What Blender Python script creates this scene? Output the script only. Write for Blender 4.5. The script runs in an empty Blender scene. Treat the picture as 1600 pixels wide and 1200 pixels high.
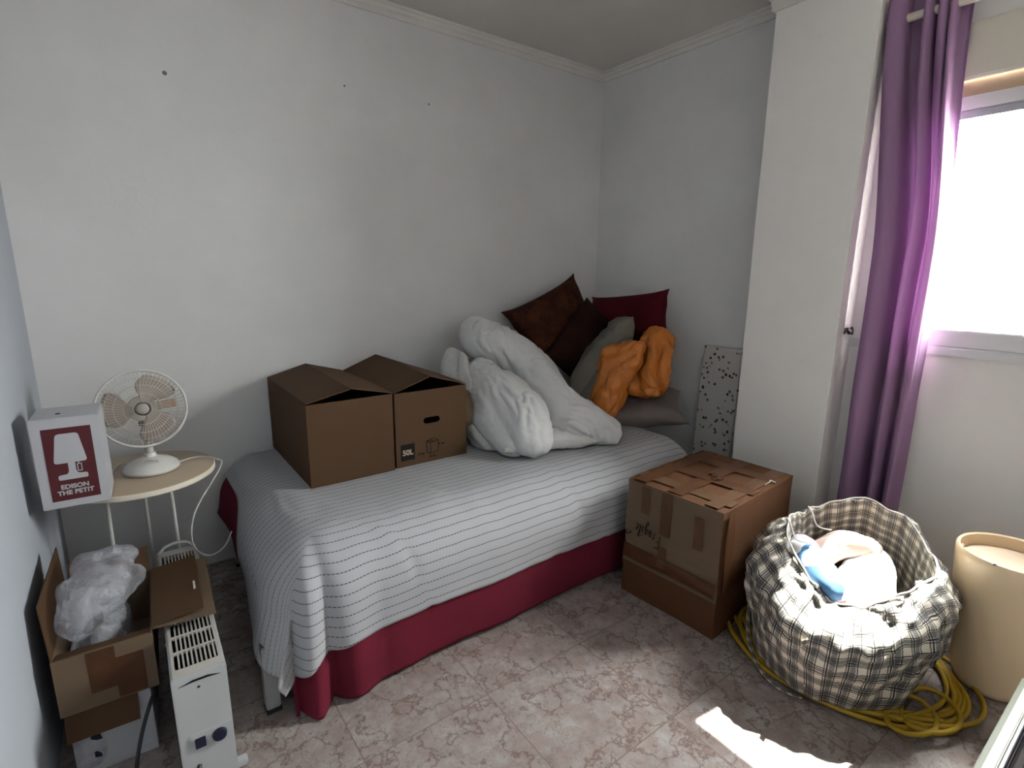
import bpy, bmesh, math, random
from mathutils import Vector, Matrix, noise
random.seed(7)
PI = math.pi
S = bpy.context.scene
COL = S.collection

# ------------------------------------------------------------ camera
cd = bpy.data.cameras.new('camera'); cam = bpy.data.objects.new('camera', cd); COL.objects.link(cam)
cd.sensor_width = 36; cd.lens = 826.9 / 1600 * 36; cd.clip_start = .02
R3 = Matrix((((0.8040848, -0.5944524, 0.0086076), (-0.1170749, -0.1725228, -0.9780232), (0.5828732, 0.7854058, -0.2083185))))
cam.matrix_world = Matrix.Translation((0, 0, 1.46)) @ Matrix((R3[0], -R3[1], -R3[2])).transposed().to_4x4()
S.camera = cam
# ------------------------------------------------------------ world, sun, lights, exposure
w = bpy.data.worlds.new('sky'); S.world = w; w.use_nodes = True
bg = w.node_tree.nodes['Background']; bg.inputs[0].default_value = (.97, .965, .965, 1); bg.inputs[1].default_value = 135
sd = bpy.data.lights.new('sun', 'SUN'); sun = bpy.data.objects.new('sun', sd); COL.objects.link(sun)
sd.energy = 68; sd.angle = .009; sd.color = (1, .95, .86)
sun.rotation_euler = Vector((-.715, .03, -1)).to_track_quat('-Z', 'Y').to_euler()
def area(name, loc, to, sx, sy, e, col, portal=False):
    l = bpy.data.lights.new(name, 'AREA'); l.shape = 'RECTANGLE'; l.size = sx; l.size_y = sy; l.energy = e; l.color = col
    o = bpy.data.objects.new(name, l); COL.objects.link(o); o.location = loc
    o.rotation_euler = (Vector(to) - Vector(loc)).to_track_quat('-Z', 'Z').to_euler()
    if portal: l.cycles.is_portal = True
    return o
area('window_portal', (3.06, .55, 1.67), (0, .55, 1.67), 1.1, 1.0, 1, (1, 1, 1), True)
area('hall_fill_light', (.6, -1.75, 1.9), (.7, .6, 1.0), .8, .8, 5, (.78, .88, 1))  # unseen fill light, added behind the camera to brighten the fronts
S.view_settings.view_transform = 'Standard'; S.view_settings.look = 'None'
S.view_settings.exposure = .26; S.view_settings.gamma = 1
S.cycles.use_denoising = True; S.cycles.max_bounces = 10; S.cycles.diffuse_bounces = 4; S.cycles.transparent_max_bounces = 24
S.cycles.sample_clamp_indirect = 8; S.cycles.caustics_reflective = False; S.cycles.caustics_refractive = False

# ------------------------------------------------------------ materials
class NT:
    def __init__(s, name):
        s.m = bpy.data.materials.new(name); s.m.use_nodes = True; s.t = s.m.node_tree; s.b = s.t.nodes['Principled BSDF']
        s.out = s.t.nodes['Material Output']
    def n(s, typ, ins=None, **kw):
        x = s.t.nodes.new(typ)
        for k, v in kw.items(): setattr(x, k, v)
        for k, v in (ins or {}).items():
            if isinstance(v, bpy.types.NodeSocket): s.t.links.new(v, x.inputs[k])
            else: x.inputs[k].default_value = v
        return x
    def l(s, a, b): s.t.links.new(a, b)
    def math(s, op, a, b=0.0, c=None):
        d = {0: a, 1: b}
        if c is not None: d[2] = c
        return s.n('ShaderNodeMath', d, operation=op).outputs[0]
    def mix(s, f, a, b):
        x = s.n('ShaderNodeMix', data_type='RGBA')
        for k, v in ((0, f), (6, a), (7, b)):
            if isinstance(v, bpy.types.NodeSocket): s.l(v, x.inputs[k])
            else: x.inputs[k].default_value = v
        return x.outputs[2]
    def obj(s): return s.n('ShaderNodeTexCoord').outputs['Object']
    def uv(s): return s.n('ShaderNodeTexCoord').outputs['UV']
    def noise(s, vec, scale, detail=4, rough=.55): 
        return s.n('ShaderNodeTexNoise', {'Vector': vec, 'Scale': scale, 'Detail': detail, 'Roughness': rough}).outputs['Fac']
    def ramp(s, f, stops, interp='LINEAR'):
        r = s.n('ShaderNodeValToRGB'); e = r.color_ramp; e.interpolation = interp
        while len(e.elements) < len(stops): e.elements.new(.5)
        for el, (p, c) in zip(e.elements, stops):
            el.position = p; el.color = c if len(c) == 4 else (*c, 1)
        s.l(f, r.inputs[0]); return r.outputs[0]
    def bump(s, h, st=.3, d=.01):
        b = s.n('ShaderNodeBump', {'Height': h, 'Strength': st, 'Distance': d}); s.l(b.outputs[0], s.b.inputs['Normal'])
def c4(c): return (*c, 1)
def mat(name, col, rough=.6, var=0, vscale=8, bump=0, bscale=60, bdist=.004, metal=0, spec=.5, coat=0, translucent=0, col2=None):
    t = NT(name); t.b.inputs['Roughness'].default_value = rough; t.b.inputs['Metallic'].default_value = metal
    t.b.inputs['Specular IOR Level'].default_value = spec if rough < .7 else .12; t.b.inputs['Coat Weight'].default_value = coat
    t.b.inputs['Base Color'].default_value = c4(col)
    if var or col2:
        f = t.noise(t.obj(), vscale)
        c2 = col2 or tuple(x * (1 - var) for x in col)
        f = t.ramp(f, [(.35, (0, 0, 0)), (.65, (1, 1, 1))])
        t.l(t.mix(f, c4(col), c4(c2)), t.b.inputs['Base Color'])
    if bump: t.bump(t.noise(t.obj(), bscale, 3), bump, bdist)
    if translucent:
        tr = t.n('ShaderNodeBsdfTranslucent', {'Color': c4(col)}); mx = t.n('ShaderNodeMixShader', {0: translucent, 1: t.b.outputs[0], 2: tr.outputs[0]})
        t.l(mx.outputs[0], t.out.inputs[0])
    return t.m
def m_floor():
    t = NT('marbled_tile'); p = t.obj()
    sx = t.n('ShaderNodeSeparateXYZ', {0: p}); P = .4475
    ux = t.math('DIVIDE', t.math('SUBTRACT', sx.outputs[0], .890), P); uy = t.math('DIVIDE', t.math('SUBTRACT', sx.outputs[1], .881), P)
    fx = t.math('FRACT', ux); fy = t.math('FRACT', uy)
    ex = t.math('MINIMUM', fx, t.math('SUBTRACT', 1, fx)); ey = t.math('MINIMUM', fy, t.math('SUBTRACT', 1, fy))
    e = t.math('MINIMUM', ex, ey); g = t.math('LESS_THAN', e, .0042)
    cell = t.n('ShaderNodeCombineXYZ', {0: t.math('FLOOR', ux), 1: t.math('FLOOR', uy), 2: 0})
    off = t.n('ShaderNodeTexWhiteNoise', {0: cell.outputs[0]}).outputs['Color']
    v = t.n('ShaderNodeVectorMath', {0: p, 1: t.n('ShaderNodeVectorMath', {0: off, 1: (7, 7, 7)}, operation='MULTIPLY').outputs[0]}, operation='ADD').outputs[0]
    n1 = t.noise(v, 8, 7, .68); n2 = t.noise(v, 22, 6, .7); 
    vein = t.math('ABSOLUTE', t.math('SUBTRACT', t.noise(v, 6, 5, .62), .5))
    vein2 = t.math('ABSOLUTE', t.math('SUBTRACT', t.noise(v, 13, 5, .62), .5))
    base = t.ramp(n1, [(.36, (.21, .163, .148)), (.44, (.265, .225, .21)), (.54, (.31, .277, .262)), (.68, (.36, .33, .312))])
    base = t.mix(t.ramp(n2, [(.40, (.75, .75, .75)), (.58, (0, 0, 0))]), base, (.26, .20, .18, 1))
    base = t.mix(t.ramp(vein, [(.0, (.75, .75, .75)), (.022, (0, 0, 0))]), base, (.13, .08, .065, 1))
    base = t.mix(t.ramp(vein2, [(.0, (.5, .5, .5)), (.016, (0, 0, 0))]), base, (.14, .09, .075, 1))
    base = t.mix(g, base, (.15, .105, .08, 1)); t.l(base, t.b.inputs['Base Color'])
    t.b.inputs['Roughness'].default_value = .28
    t.l(t.math('ADD', .26, t.math('MULTIPLY', g, .5)), t.b.inputs['Roughness'])
    t.bump(t.math('SUBTRACT', 1, g), .4, .002)
    return t.m
def m_wall(name, col, patch=.1):
    t = NT(name); p = t.obj()
    f = t.ramp(t.noise(p, 1.6, 5, .6), [(.35, (0, 0, 0)), (.7, (1, 1, 1))])
    d = t.ramp(t.noise(p, 9, 5, .6), [(.55, (0, 0, 0)), (.8, (1, 1, 1))])
    c = t.mix(f, c4(col), c4(tuple(x * (1 - patch) for x in col)))
    c = t.mix(t.math('MULTIPLY', d, .2), c, c4(tuple(x * .8 for x in col)))
    t.l(c, t.b.inputs['Base Color']); t.b.inputs['Roughness'].default_value = .8
    t.bump(t.noise(p, 90, 5), .25, .003); return t.m
def m_stripe():
    t = NT('dash_striped_cotton'); uv = t.n('ShaderNodeSeparateXYZ', {0: t.uv()}); v = uv.outputs[1]; u = uv.outputs[0]
    f = t.math('FRACT', t.math('DIVIDE', t.math('ADD', v, .012), .036))
    line = t.math('LESS_THAN', f, .085)
    row = t.math('FLOOR', t.math('DIVIDE', t.math('ADD', v, .012), .036))
    dash = t.math('GREATER_THAN', t.math('FRACT', t.math('ADD', t.math('MULTIPLY', u, 75), t.math('MULTIPLY', row, .37))), .22)
    k = t.math('MULTIPLY', t.math('MULTIPLY', line, dash), .92)
    base = t.mix(t.noise(t.uv(), 3), (.38, .38, .393, 1), (.33, .33, .343, 1))
    t.l(t.mix(k, base, (.035, .035, .045, 1)), t.b.inputs['Base Color']); t.b.inputs['Roughness'].default_value = .9
    t.bump(t.noise(t.uv(), 160, 2), .15, .002); return t.m
def m_plaid():
    t = NT('black_white_plaid'); uv = t.n('ShaderNodeSeparateXYZ', {0: t.uv()})
    st = [(0, (.62, .6, .56)), (.22, (.14, .14, .14)), (.29, (.62, .6, .56)), (.34, (.02, .02, .02)), (.42, (.52, .5, .47)), (.47, (.19, .19, .195)), (.72, (.52, .5, .47)), (.78, (.02, .02, .02)), (.83, (.62, .6, .56))]
    a = t.ramp(t.math('FRACT', t.math('MULTIPLY', uv.outputs[0], 14)), st, 'CONSTANT')
    b = t.ramp(t.math('FRACT', t.math('MULTIPLY', uv.outputs[1], 14)), st, 'CONSTANT')
    x = t.n('ShaderNodeMix', data_type='RGBA', blend_type='MULTIPLY'); x.inputs[0].default_value = 1
    t.l(a, x.inputs[6]); t.l(b, x.inputs[7])
    y = t.n('ShaderNodeMix', data_type='RGBA', blend_type='MULTIPLY'); y.inputs[0].default_value = 1
    t.l(x.outputs[2], y.inputs[6]); y.inputs[7].default_value = (1.6, 1.55, 1.48, 1)
    t.l(y.outputs[2], t.b.inputs['Base Color']); t.b.inputs['Roughness'].default_value = .6
    t.bump(t.noise(t.uv(), 40, 3), .3, .003); return t.m
def m_card(name, col, var=.12):
    t = NT(name); p = t.obj()
    f = t.noise(t.n('ShaderNodeMapping', {0: p, 3: (1, 1, 6)}).outputs[0], 9, 5)
    t.l(t.mix(f, c4(tuple(x * (1 + var) for x in col)), c4(tuple(x * (1 - var) for x in col))), t.b.inputs['Base Color'])
    t.b.inputs['Roughness'].default_value = .75; t.b.inputs['Specular IOR Level'].default_value = .15; t.bump(t.noise(p, 55, 3), .12, .003); return t.m
def m_terrazzo():
    t = NT('speckled_terrazzo'); p = t.obj()
    v = t.n('ShaderNodeTexVoronoi', {'Vector': p, 'Scale': 36, 'Randomness': 1}); r = t.n('ShaderNodeSeparateColor', {0: v.outputs['Color']})
    dist = t.math('ADD', v.outputs['Distance'], t.math('MULTIPLY', t.math('SUBTRACT', t.noise(p, 120, 2), .5), .5))
    k = t.math('MULTIPLY', t.math('LESS_THAN', dist, .30), t.math('GREATER_THAN', r.outputs[0], .5))
    dark = t.mix(r.outputs[1], (.02, .018, .016, 1), (.16, .15, .14, 1))
    t.l(t.mix(k, (.55, .53, .50, 1), dark), t.b.inputs['Base Color']); t.b.inputs['Roughness'].default_value = .35; return t.m
def m_leafy():
    t = NT('brown_damask'); p = t.obj()
    n = t.noise(p, 11, 4, .7); n2 = t.noise(p, 26, 3)
    c = t.ramp(n, [(.40, (.030, .008, .004)), (.5, (.040, .012, .006)), (.62, (.068, .022, .009))])
    c = t.mix(t.ramp(n2, [(.60, (0, 0, 0)), (.66, (1, 1, 1))]), c, (.012, .004, .003, 1))
    t.l(c, t.b.inputs['Base Color']); t.b.inputs['Roughness'].default_value = .85; t.b.inputs['Specular IOR Level'].default_value = .12; return t.m
def m_glass():
    t = NT('window_glass'); tr = t.n('ShaderNodeBsdfTransparent', {'Color': (.96, .98, .97, 1)}); g = t.n('ShaderNodeBsdfGlossy', {'Roughness': .02})
    m = t.n('ShaderNodeMixShader', {0: .05, 1: tr.outputs[0], 2: g.outputs[0]}); t.l(m.outputs[0], t.out.inputs[0]); return t.m
def m_film():
    t = NT('translucent_plastic_film'); p = t.obj(); tr = t.n('ShaderNodeBsdfTransparent', {'Color': (.93, .94, .97, 1)})
    t.b.inputs['Base Color'].default_value = (.62, .63, .68, 1); t.b.inputs['Roughness'].default_value = .25; t.b.inputs['Specular IOR Level'].default_value = .8
    n = t.ramp(t.noise(p, 14, 4), [(.3, (.12, .12, .12)), (.7, (.5, .5, .5))])
    m = t.n('ShaderNodeMixShader', {0: n, 1: tr.outputs[0], 2: t.b.outputs[0]}); t.l(m.outputs[0], t.out.inputs[0])
    t.bump(t.noise(p, 30, 4, .7), .7, .02); return t.m
def m_blade():
    t = NT('smoky_fan_blade'); tr = t.n('ShaderNodeBsdfTransparent', {'Color': (.8, .77, .74, 1)})
    t.b.inputs['Base Color'].default_value = (.42, .35, .31, 1); t.b.inputs['Roughness'].default_value = .3
    m = t.n('ShaderNodeMixShader', {0: .62, 1: tr.outputs[0], 2: t.b.outputs[0]}); t.l(m.outputs[0], t.out.inputs[0]); return t.m
def m_print():
    t = NT('blue_printed_cotton'); p = t.obj(); n = t.n('ShaderNodeTexVoronoi', {'Vector': p, 'Scale': 16}).outputs['Color']
    s = t.n('ShaderNodeSeparateColor', {0: n}).outputs[0]
    c = t.ramp(s, [(0, (.03, .05, .13)), (.35, (.06, .16, .32)), (.55, (.72, .7, .72)), (.75, (.75, .35, .42)), (.85, (.7, .72, .78))], 'CONSTANT')
    t.l(c, t.b.inputs['Base Color']); t.b.inputs['Roughness'].default_value = .8; return t.m

M = dict(
 floor=m_floor(), wall=m_wall('grey_painted_plaster', (.76, .75, .745)), walll=m_wall('cool_light_tint_plaster', (0.3854, 0.4100, 0.4551), .05), wallw=m_wall('white_painted_plaster', (.90, .87, .835), .04),  # walll: the cool, dimmer light on the left wall is put into its colour
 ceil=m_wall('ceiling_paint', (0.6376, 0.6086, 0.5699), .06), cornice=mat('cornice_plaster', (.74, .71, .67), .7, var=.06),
 stripe=m_stripe(), burg=mat('burgundy_cotton', (0.1332, 0.0138, 0.0277), .9, var=.14, vscale=5, bump=.25, bscale=120),
 duvet=mat('white_duvet_cotton', (0.5957, 0.5957, 0.5911), .85, var=.04, vscale=4, bump=.35, bscale=22, bdist=.012),
 sheetw=mat('white_crumpled_cotton', (.60, .59, .575), .85, var=.05, vscale=4, bump=.5, bscale=26, bdist=.012),
 card=m_card('brown_cardboard', (0.0752, 0.0410, 0.0209), .05), cardin=mat('cardboard_inside', (.16, .10, .06), .9),
 ink=mat('black_printed_ink', (0.0108, 0.0090, 0.0084), .7), paleink=mat('pale_lettering', (.42, .33, .26), .8),
 oldcard=m_card('worn_beige_cardboard', (0.1415, 0.0979, 0.0636), .08), tape=mat('brown_packing_tape', (0.0783, 0.0298, 0.0109), .5, var=.25, vscale=14, spec=.3),
 tape2=mat('worn_packing_tape', (0.0960, 0.0483, 0.0223), .5, var=.2, vscale=14, spec=.3), topcard=m_card('reddish_cardboard', (0.0910, 0.0400, 0.0184), .15),
 damask=m_leafy(), dbrown=mat('dark_brown_cloth', (0.0210, 0.0072, 0.0048), .9, var=.3, vscale=12, bump=.3, bscale=30),
 red=mat('dark_red_cloth', (0.0600, 0.0036, 0.0078), .9, var=.1, bump=.3, bscale=40), grey=mat('grey_green_quilt_cloth', (0.1584, 0.1476, 0.1224), .9, var=.1, bump=.5, bscale=60, bdist=.005),
 orange=mat('orange_satin', (0.4784, 0.1470, 0.0176), .55, var=.12, vscale=9, bump=.4, bscale=14, bdist=.012), taupe=mat('taupe_satin', (0.1457, 0.1147, 0.1023), .55, var=.1, bump=.3, bscale=18, bdist=.01),
 tan=mat('tan_satin', (0.1800, 0.1200, 0.0600), .5, var=.2), terr=m_terrazzo(), plaid=m_plaid(),
 curtain=mat('purple_curtain_cloth', (0.3583, 0.2141, 0.3583), .75, bump=.1, bscale=200, translucent=.25), rod=mat('cream_lacquered_wood', (.62, .56, .47), .4),
 upvc=mat('white_window_plastic', (.74, .74, .73), .35), shutter=mat('cream_shutter_box', (.66, .62, .53), .6), glass=m_glass(),
 blackm=mat('black_metal', (.01, .01, .01), .5), cream=mat('cream_plastic', (0.7900, 0.6068, 0.3890), .38, var=.05, vscale=3, spec=.5, bump=.05, bscale=6),
 lid=mat('dusty_cream_lid', (0.6240, 0.4800, 0.3480), .6, var=.12, vscale=6), rope=mat('yellow_rubber_cable', (0.3750, 0.2325, 0.0090), .4),
 whitep=mat('white_gloss_plastic', (.60, .59, .56), .3, coat=.2), oldwhite=mat('aged_white_plastic', (0.4420, 0.4165, 0.3740), .45, var=.1), wire=mat('white_coated_wire', (.55, .53, .5), .4),
 blade=m_blade(), motor=mat('grey_motor_plastic', (.33, .30, .27), .5), top=mat('light_wood_laminate', (.42, .33, .235), .45, var=.08, vscale=4), edge=mat('cream_table_edge', (.60, .54, .44), .5),
 gmetal=mat('grey_painted_metal', (.34, .35, .36), .4, metal=.3), heater=mat('white_painted_steel', (0.4284, 0.4437, 0.4437), .4, var=.04), grillew=mat('yellowed_white_grille', (.56, .53, .46), .45, var=.1),
 dark=mat('dark_interior', (.01, .01, .01), .9), navy=mat('navy_plastic', (.006, .008, .03), .35), boxw=mat('white_coated_carton', (0.4411, 0.4411, 0.4625), .5), maroon=mat('maroon_print', (.075, .004, .008), .55),
 photo=mat('grey_photo_print', (.22, .22, .25), .5, col2=(.5, .5, .53), vscale=12), film=m_film(), blackc=mat('black_cable_rubber', (.012, .012, .012), .5),
 mattress=mat('mattress_cloth', (.5, .48, .45), .9), pinkc=mat('pale_pink_cloth', (.56, .44, .38), .85, bump=.3, bscale=18, bdist=.01), whitec=mat('white_cloth', (.66, .65, .62), .85, bump=.4, bscale=18, bdist=.01), printc=m_print(),
 voidc=mat('dark_void_fill', (.07, .03, .02), .9), greenm=mat('grey_green_metal', (.14, .15, .11), .6), paleg=mat('pale_grey_panel', (.36, .38, .39), .5), creamm=mat('cream_painted_wood', (.58, .54, .47), .5),
 out=mat('white_render_wall', (.75, .74, .7), .8), hole=mat('dark_wall_hole', (.2, .195, .19), .9), sticker=mat('tan_sticker', (.25, .17, .12), .6), piping=mat('white_piping', (.6, .57, .52), .6), brownstrip=mat('brown_recess_paint', (.30, .22, .16), .7),
)

# ------------------------------------------------------------ helpers
def link(o, parent=None):
    COL.objects.link(o)
    if parent is not None: o.parent = parent
    return o
def obj(name, bm, m, parent=None, smooth=None, bevel=0, bseg=2):
    me = bpy.data.meshes.new(name)
    bm.normal_update()
    if bevel:
        bmesh.ops.recalc_face_normals(bm, faces=bm.faces)
        bmesh.ops.bevel(bm, geom=[e for e in bm.edges if len(e.link_faces) == 2 and e.calc_face_angle(0) > .6], offset=bevel, segments=bseg, affect='EDGES', clamp_overlap=True)
    if smooth is not None:
        for f in bm.faces: f.smooth = True
        for e in bm.edges:
            if len(e.link_faces) == 2 and e.calc_face_angle(0) > smooth: e.smooth = False
    bm.to_mesh(me); bm.free()
    for x in (m if isinstance(m, (list, tuple)) else [m]): me.materials.append(x)
    return link(bpy.data.objects.new(name, me), parent)
def thing(name, label, cat, loc=(0, 0, 0), rotz=0, group=None, rot=None):
    o = bpy.data.objects.new(name, None); o.empty_display_size = .05; link(o)
    o.location = loc; o.rotation_euler = rot or (0, 0, rotz); return tag(o, label, cat, group)
def tag(o, label, cat, group=None, kind=None):
    o['label'] = label; o['category'] = cat
    if group: o['group'] = group
    if kind: o['kind'] = kind
    return o
def struct(o): o['kind'] = 'structure'; return o
def bx(bm, lo, hi, mtx=None, mi=0):
    vs = [bm.verts.new((x, y, z)) for x in (lo[0], hi[0]) for y in (lo[1], hi[1]) for z in (lo[2], hi[2])]
    for q in ((0, 1, 3, 2), (4, 6, 7, 5), (0, 4, 5, 1), (2, 3, 7, 6), (0, 2, 6, 4), (1, 5, 7, 3)):
        f = bm.faces.new([vs[i] for i in q]); f.material_index = mi
    if mtx is not None: bmesh.ops.transform(bm, matrix=mtx, verts=vs)
    return vs
def box(lo, hi, mtx=None):
    bm = bmesh.new(); bx(bm, lo, hi, mtx); return bm
def spline(pts, k=8, closed=False):
    P = [Vector(p) for p in pts]; n = len(P); out = []
    for i in range(n if closed else n - 1):
        g = (lambda j: P[j % n]) if closed else (lambda j: P[max(0, min(n - 1, j))])
        a, b, c, d = g(i - 1), g(i), g(i + 1), g(i + 2)
        for s in range(k):
            t = s / k
            out.append(.5 * ((2 * b) + (c - a) * t + (2 * a - 5 * b + 4 * c - d) * t * t + (3 * b - a - 3 * c + d) * t ** 3))
    if not closed: out.append(P[-1])
    return out
def tube(bm, pts, r, seg=8, closed=False, caps=True):
    P = [Vector(p) for p in pts]; n = len(P); rings = []; up = Vector((0, 0, 1)); prev = None
    for i, p in enumerate(P):
        a = P[(i - 1) % n] if (closed or i > 0) else p; b = P[(i + 1) % n] if (closed or i < n - 1) else p
        d = (b - a).normalized()
        if prev is None:
            x = d.cross(up); x = x.normalized() if x.length > 1e-3 else Vector((1, 0, 0))
        else:
            x = (prev - d * prev.dot(d)).normalized()
        prev = x; y = d.cross(x); rr = r(i / max(1, n - 1)) if callable(r) else r
        rings.append([bm.verts.new(p + (x * math.cos(2 * PI * k / seg) + y * math.sin(2 * PI * k / seg)) * rr) for k in range(seg)])
    for i in range(n if closed else n - 1):
        A, B = rings[i], rings[(i + 1) % n]
        for k in range(seg): bm.faces.new((A[k], A[(k + 1) % seg], B[(k + 1) % seg], B[k]))
    if caps and not closed: bm.faces.new(rings[0][::-1]); bm.faces.new(rings[-1])
    return bm
def tubeobj(name, pts, r, m, parent=None, k=8, closed=False, seg=8, sp=True):
    return obj(name, tube(bmesh.new(), spline(pts, k, closed) if sp else pts, r, seg, closed), m, parent, smooth=1.0)
def lathe(prof, seg=40, mtx=None, bm=None):
    bm = bm or bmesh.new(); rings = []; allv = []
    for r, z in prof:
        if r < 1e-5: v = [bm.verts.new((0, 0, z))]
        else: v = [bm.verts.new((r * math.cos(2 * PI * k / seg), r * math.sin(2 * PI * k / seg), z)) for k in range(seg)]
        rings.append(v); allv += v
    for A, B in zip(rings, rings[1:]):
        for k in range(seg):
            if len(A) == 1 and len(B) == 1: continue
            if len(A) == 1: bm.faces.new((A[0], B[k], B[(k + 1) % seg]))
            elif len(B) == 1: bm.faces.new((A[k], A[(k + 1) % seg], B[0]))
            else: bm.faces.new((A[k], A[(k + 1) % seg], B[(k + 1) % seg], B[k]))
    bmesh.ops.recalc_face_normals(bm, faces=bm.faces)
    if mtx is not None: bmesh.ops.transform(bm, matrix=mtx, verts=allv)
    return bm
def poly(pts, h=.001, mtx=None, bm=None):
    """flat outline in local xy, extruded h in +z"""
    bm = bm or bmesh.new(); a = [bm.verts.new((x, y, 0)) for x, y in pts]; b = [bm.verts.new((x, y, h)) for x, y in pts]; n = len(pts)
    bm.faces.new(a[::-1]); bm.faces.new(b)
    for i in range(n): bm.faces.new((a[i], a[(i + 1) % n], b[(i + 1) % n], b[i]))
    if mtx is not None: bmesh.ops.transform(bm, matrix=mtx, verts=a + b)
    bmesh.ops.recalc_face_normals(bm, faces=bm.faces); return bm
def text(name, s, size, m, mtx, parent, bold=0, shear=0, align='CENTER'):
    c = bpy.data.curves.new(name, 'FONT'); c.body = s; c.size = size; c.extrude = .0006; c.offset = bold; c.shear = shear; c.align_x = align; c.space_line = .98
    t = bpy.data.objects.new(name, c); COL.objects.link(t); bpy.context.view_layer.update()
    me = bpy.data.meshes.new_from_object(t.evaluated_get(bpy.context.evaluated_depsgraph_get()))
    COL.objects.unlink(t); bpy.data.objects.remove(t); me.materials.clear(); me.materials.append(m)
    me.transform(mtx); me.name = name
    return link(bpy.data.objects.new(name, me), parent)
def frame(o, x, y):
    """matrix whose local x,y lie along the given directions at o"""
    x = Vector(x).normalized(); y = Vector(y).normalized(); z = x.cross(y)
    return Matrix.Translation(o) @ Matrix((x, y, z)).transposed().to_4x4()
def grid(fn, nu, nv, m, name, parent=None, uvfn=None, thick=0, smooth=True, sub=0):
    bm = bmesh.new(); V = [[bm.verts.new(fn(i / nu, j / nv)) for j in range(nv + 1)] for i in range(nu + 1)]
    uvl = bm.loops.layers.uv.new('UVMap')
    for i in range(nu):
        for j in range(nv):
            f = bm.faces.new((V[i][j], V[i + 1][j], V[i + 1][j + 1], V[i][j + 1])); f.smooth = smooth
            for l, (a, b) in zip(f.loops, ((i, j), (i + 1, j), (i + 1, j + 1), (i, j + 1))):
                l[uvl].uv = uvfn(a / nu, b / nv) if uvfn else (a / nu, b / nv)
    o = obj(name, bm, m, parent)
    if thick:
        s = o.modifiers.new('thickness', 'SOLIDIFY'); s.thickness = thick; s.offset = 0
    return o
def nz(p, s, seed=0): return noise.noise(Vector(p) * s + Vector((seed * 13.7, seed * 7.1, seed * 3.3)))
def puff(name, blobs, m, parent=None, voxel=.014, smooth=6, wr=.01, wdir=(1, 0, 0), wscale=9, stretch=.3, seed=0, floor=None, fine=.08):
    """soft bulky cloth: swept ellipsoids fused into one skin, then creased along wdir"""
    bm = bmesh.new()
    for pts, rad in blobs:
        P = spline(pts, 6) if len(pts) > 1 else [Vector(pts[0])]
        n = len(P)
        for i, p in enumerate(P):
            t = i / max(1, n - 1) * (len(rad) - 1); a = int(min(t, len(rad) - 2)) if len(rad) > 1 else 0; f = t - a
            r0 = rad[a]; r1 = rad[min(a + 1, len(rad) - 1)]
            if not isinstance(r0, tuple): r0 = (r0,) * 3
            if not isinstance(r1, tuple): r1 = (r1,) * 3
            r = [x + (y - x) * f for x, y in zip(r0, r1)]
            bmesh.ops.create_icosphere(bm, subdivisions=2, radius=1, matrix=Matrix.Translation(p) @ Matrix.Diagonal((*r, 1)))
    me = bpy.data.meshes.new('t'); bm.to_mesh(me); bm.free(); o = bpy.data.objects.new('t', me); COL.objects.link(o)
    a = o.modifiers.new('r', 'REMESH'); a.mode = 'VOXEL'; a.voxel_size = voxel
    b = o.modifiers.new('s', 'SMOOTH'); b.iterations = smooth; b.factor = .6
    bpy.context.view_layer.update()
    me2 = bpy.data.meshes.new_from_object(o.evaluated_get(bpy.context.evaluated_depsgraph_get())); bpy.data.objects.remove(o)
    wd = Vector(wdir).normalized(); nrm = [v.normal.copy() for v in me2.vertices]
    for v, nn in zip(me2.vertices, nrm):
        q = v.co - wd * v.co.dot(wd) * (1 - stretch)
        q2 = q + Vector((nz(v.co, 4, seed + 5), nz(v.co, 4, seed + 6), nz(v.co, 4, seed + 7))) * .12
        ab = lambda x: math.sqrt(x * x + .0016) - .04
        k = .5 - 1.0 * min(1, ab(nz(q2, wscale, seed)) * 2.4); k2 = .5 - min(1, ab(nz(q2 + Vector((1, 2, 3)), wscale * 2.1, seed + 11)) * 2.4); k3 = .5 - min(1, abs(nz(v.co + q2, wscale * 2.6, seed + 12)) * 2.6)
        mk = max(0, min(1, .5 + 2.4 * nz(v.co, 4, seed + 14)))
        v.co -= nn * wr * (1.3 * k * mk + .55 * k2 * (1.1 - mk) + fine * k3 + 1.2 * nz(v.co, 4.5, seed + 2))
        if floor is not None and v.co.z < floor: v.co.z = floor
    for p in me2.polygons: p.use_smooth = True
    me2.materials.clear(); me2.materials.append(m); me2.name = name
    return link(bpy.data.objects.new(name, me2), parent)
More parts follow.
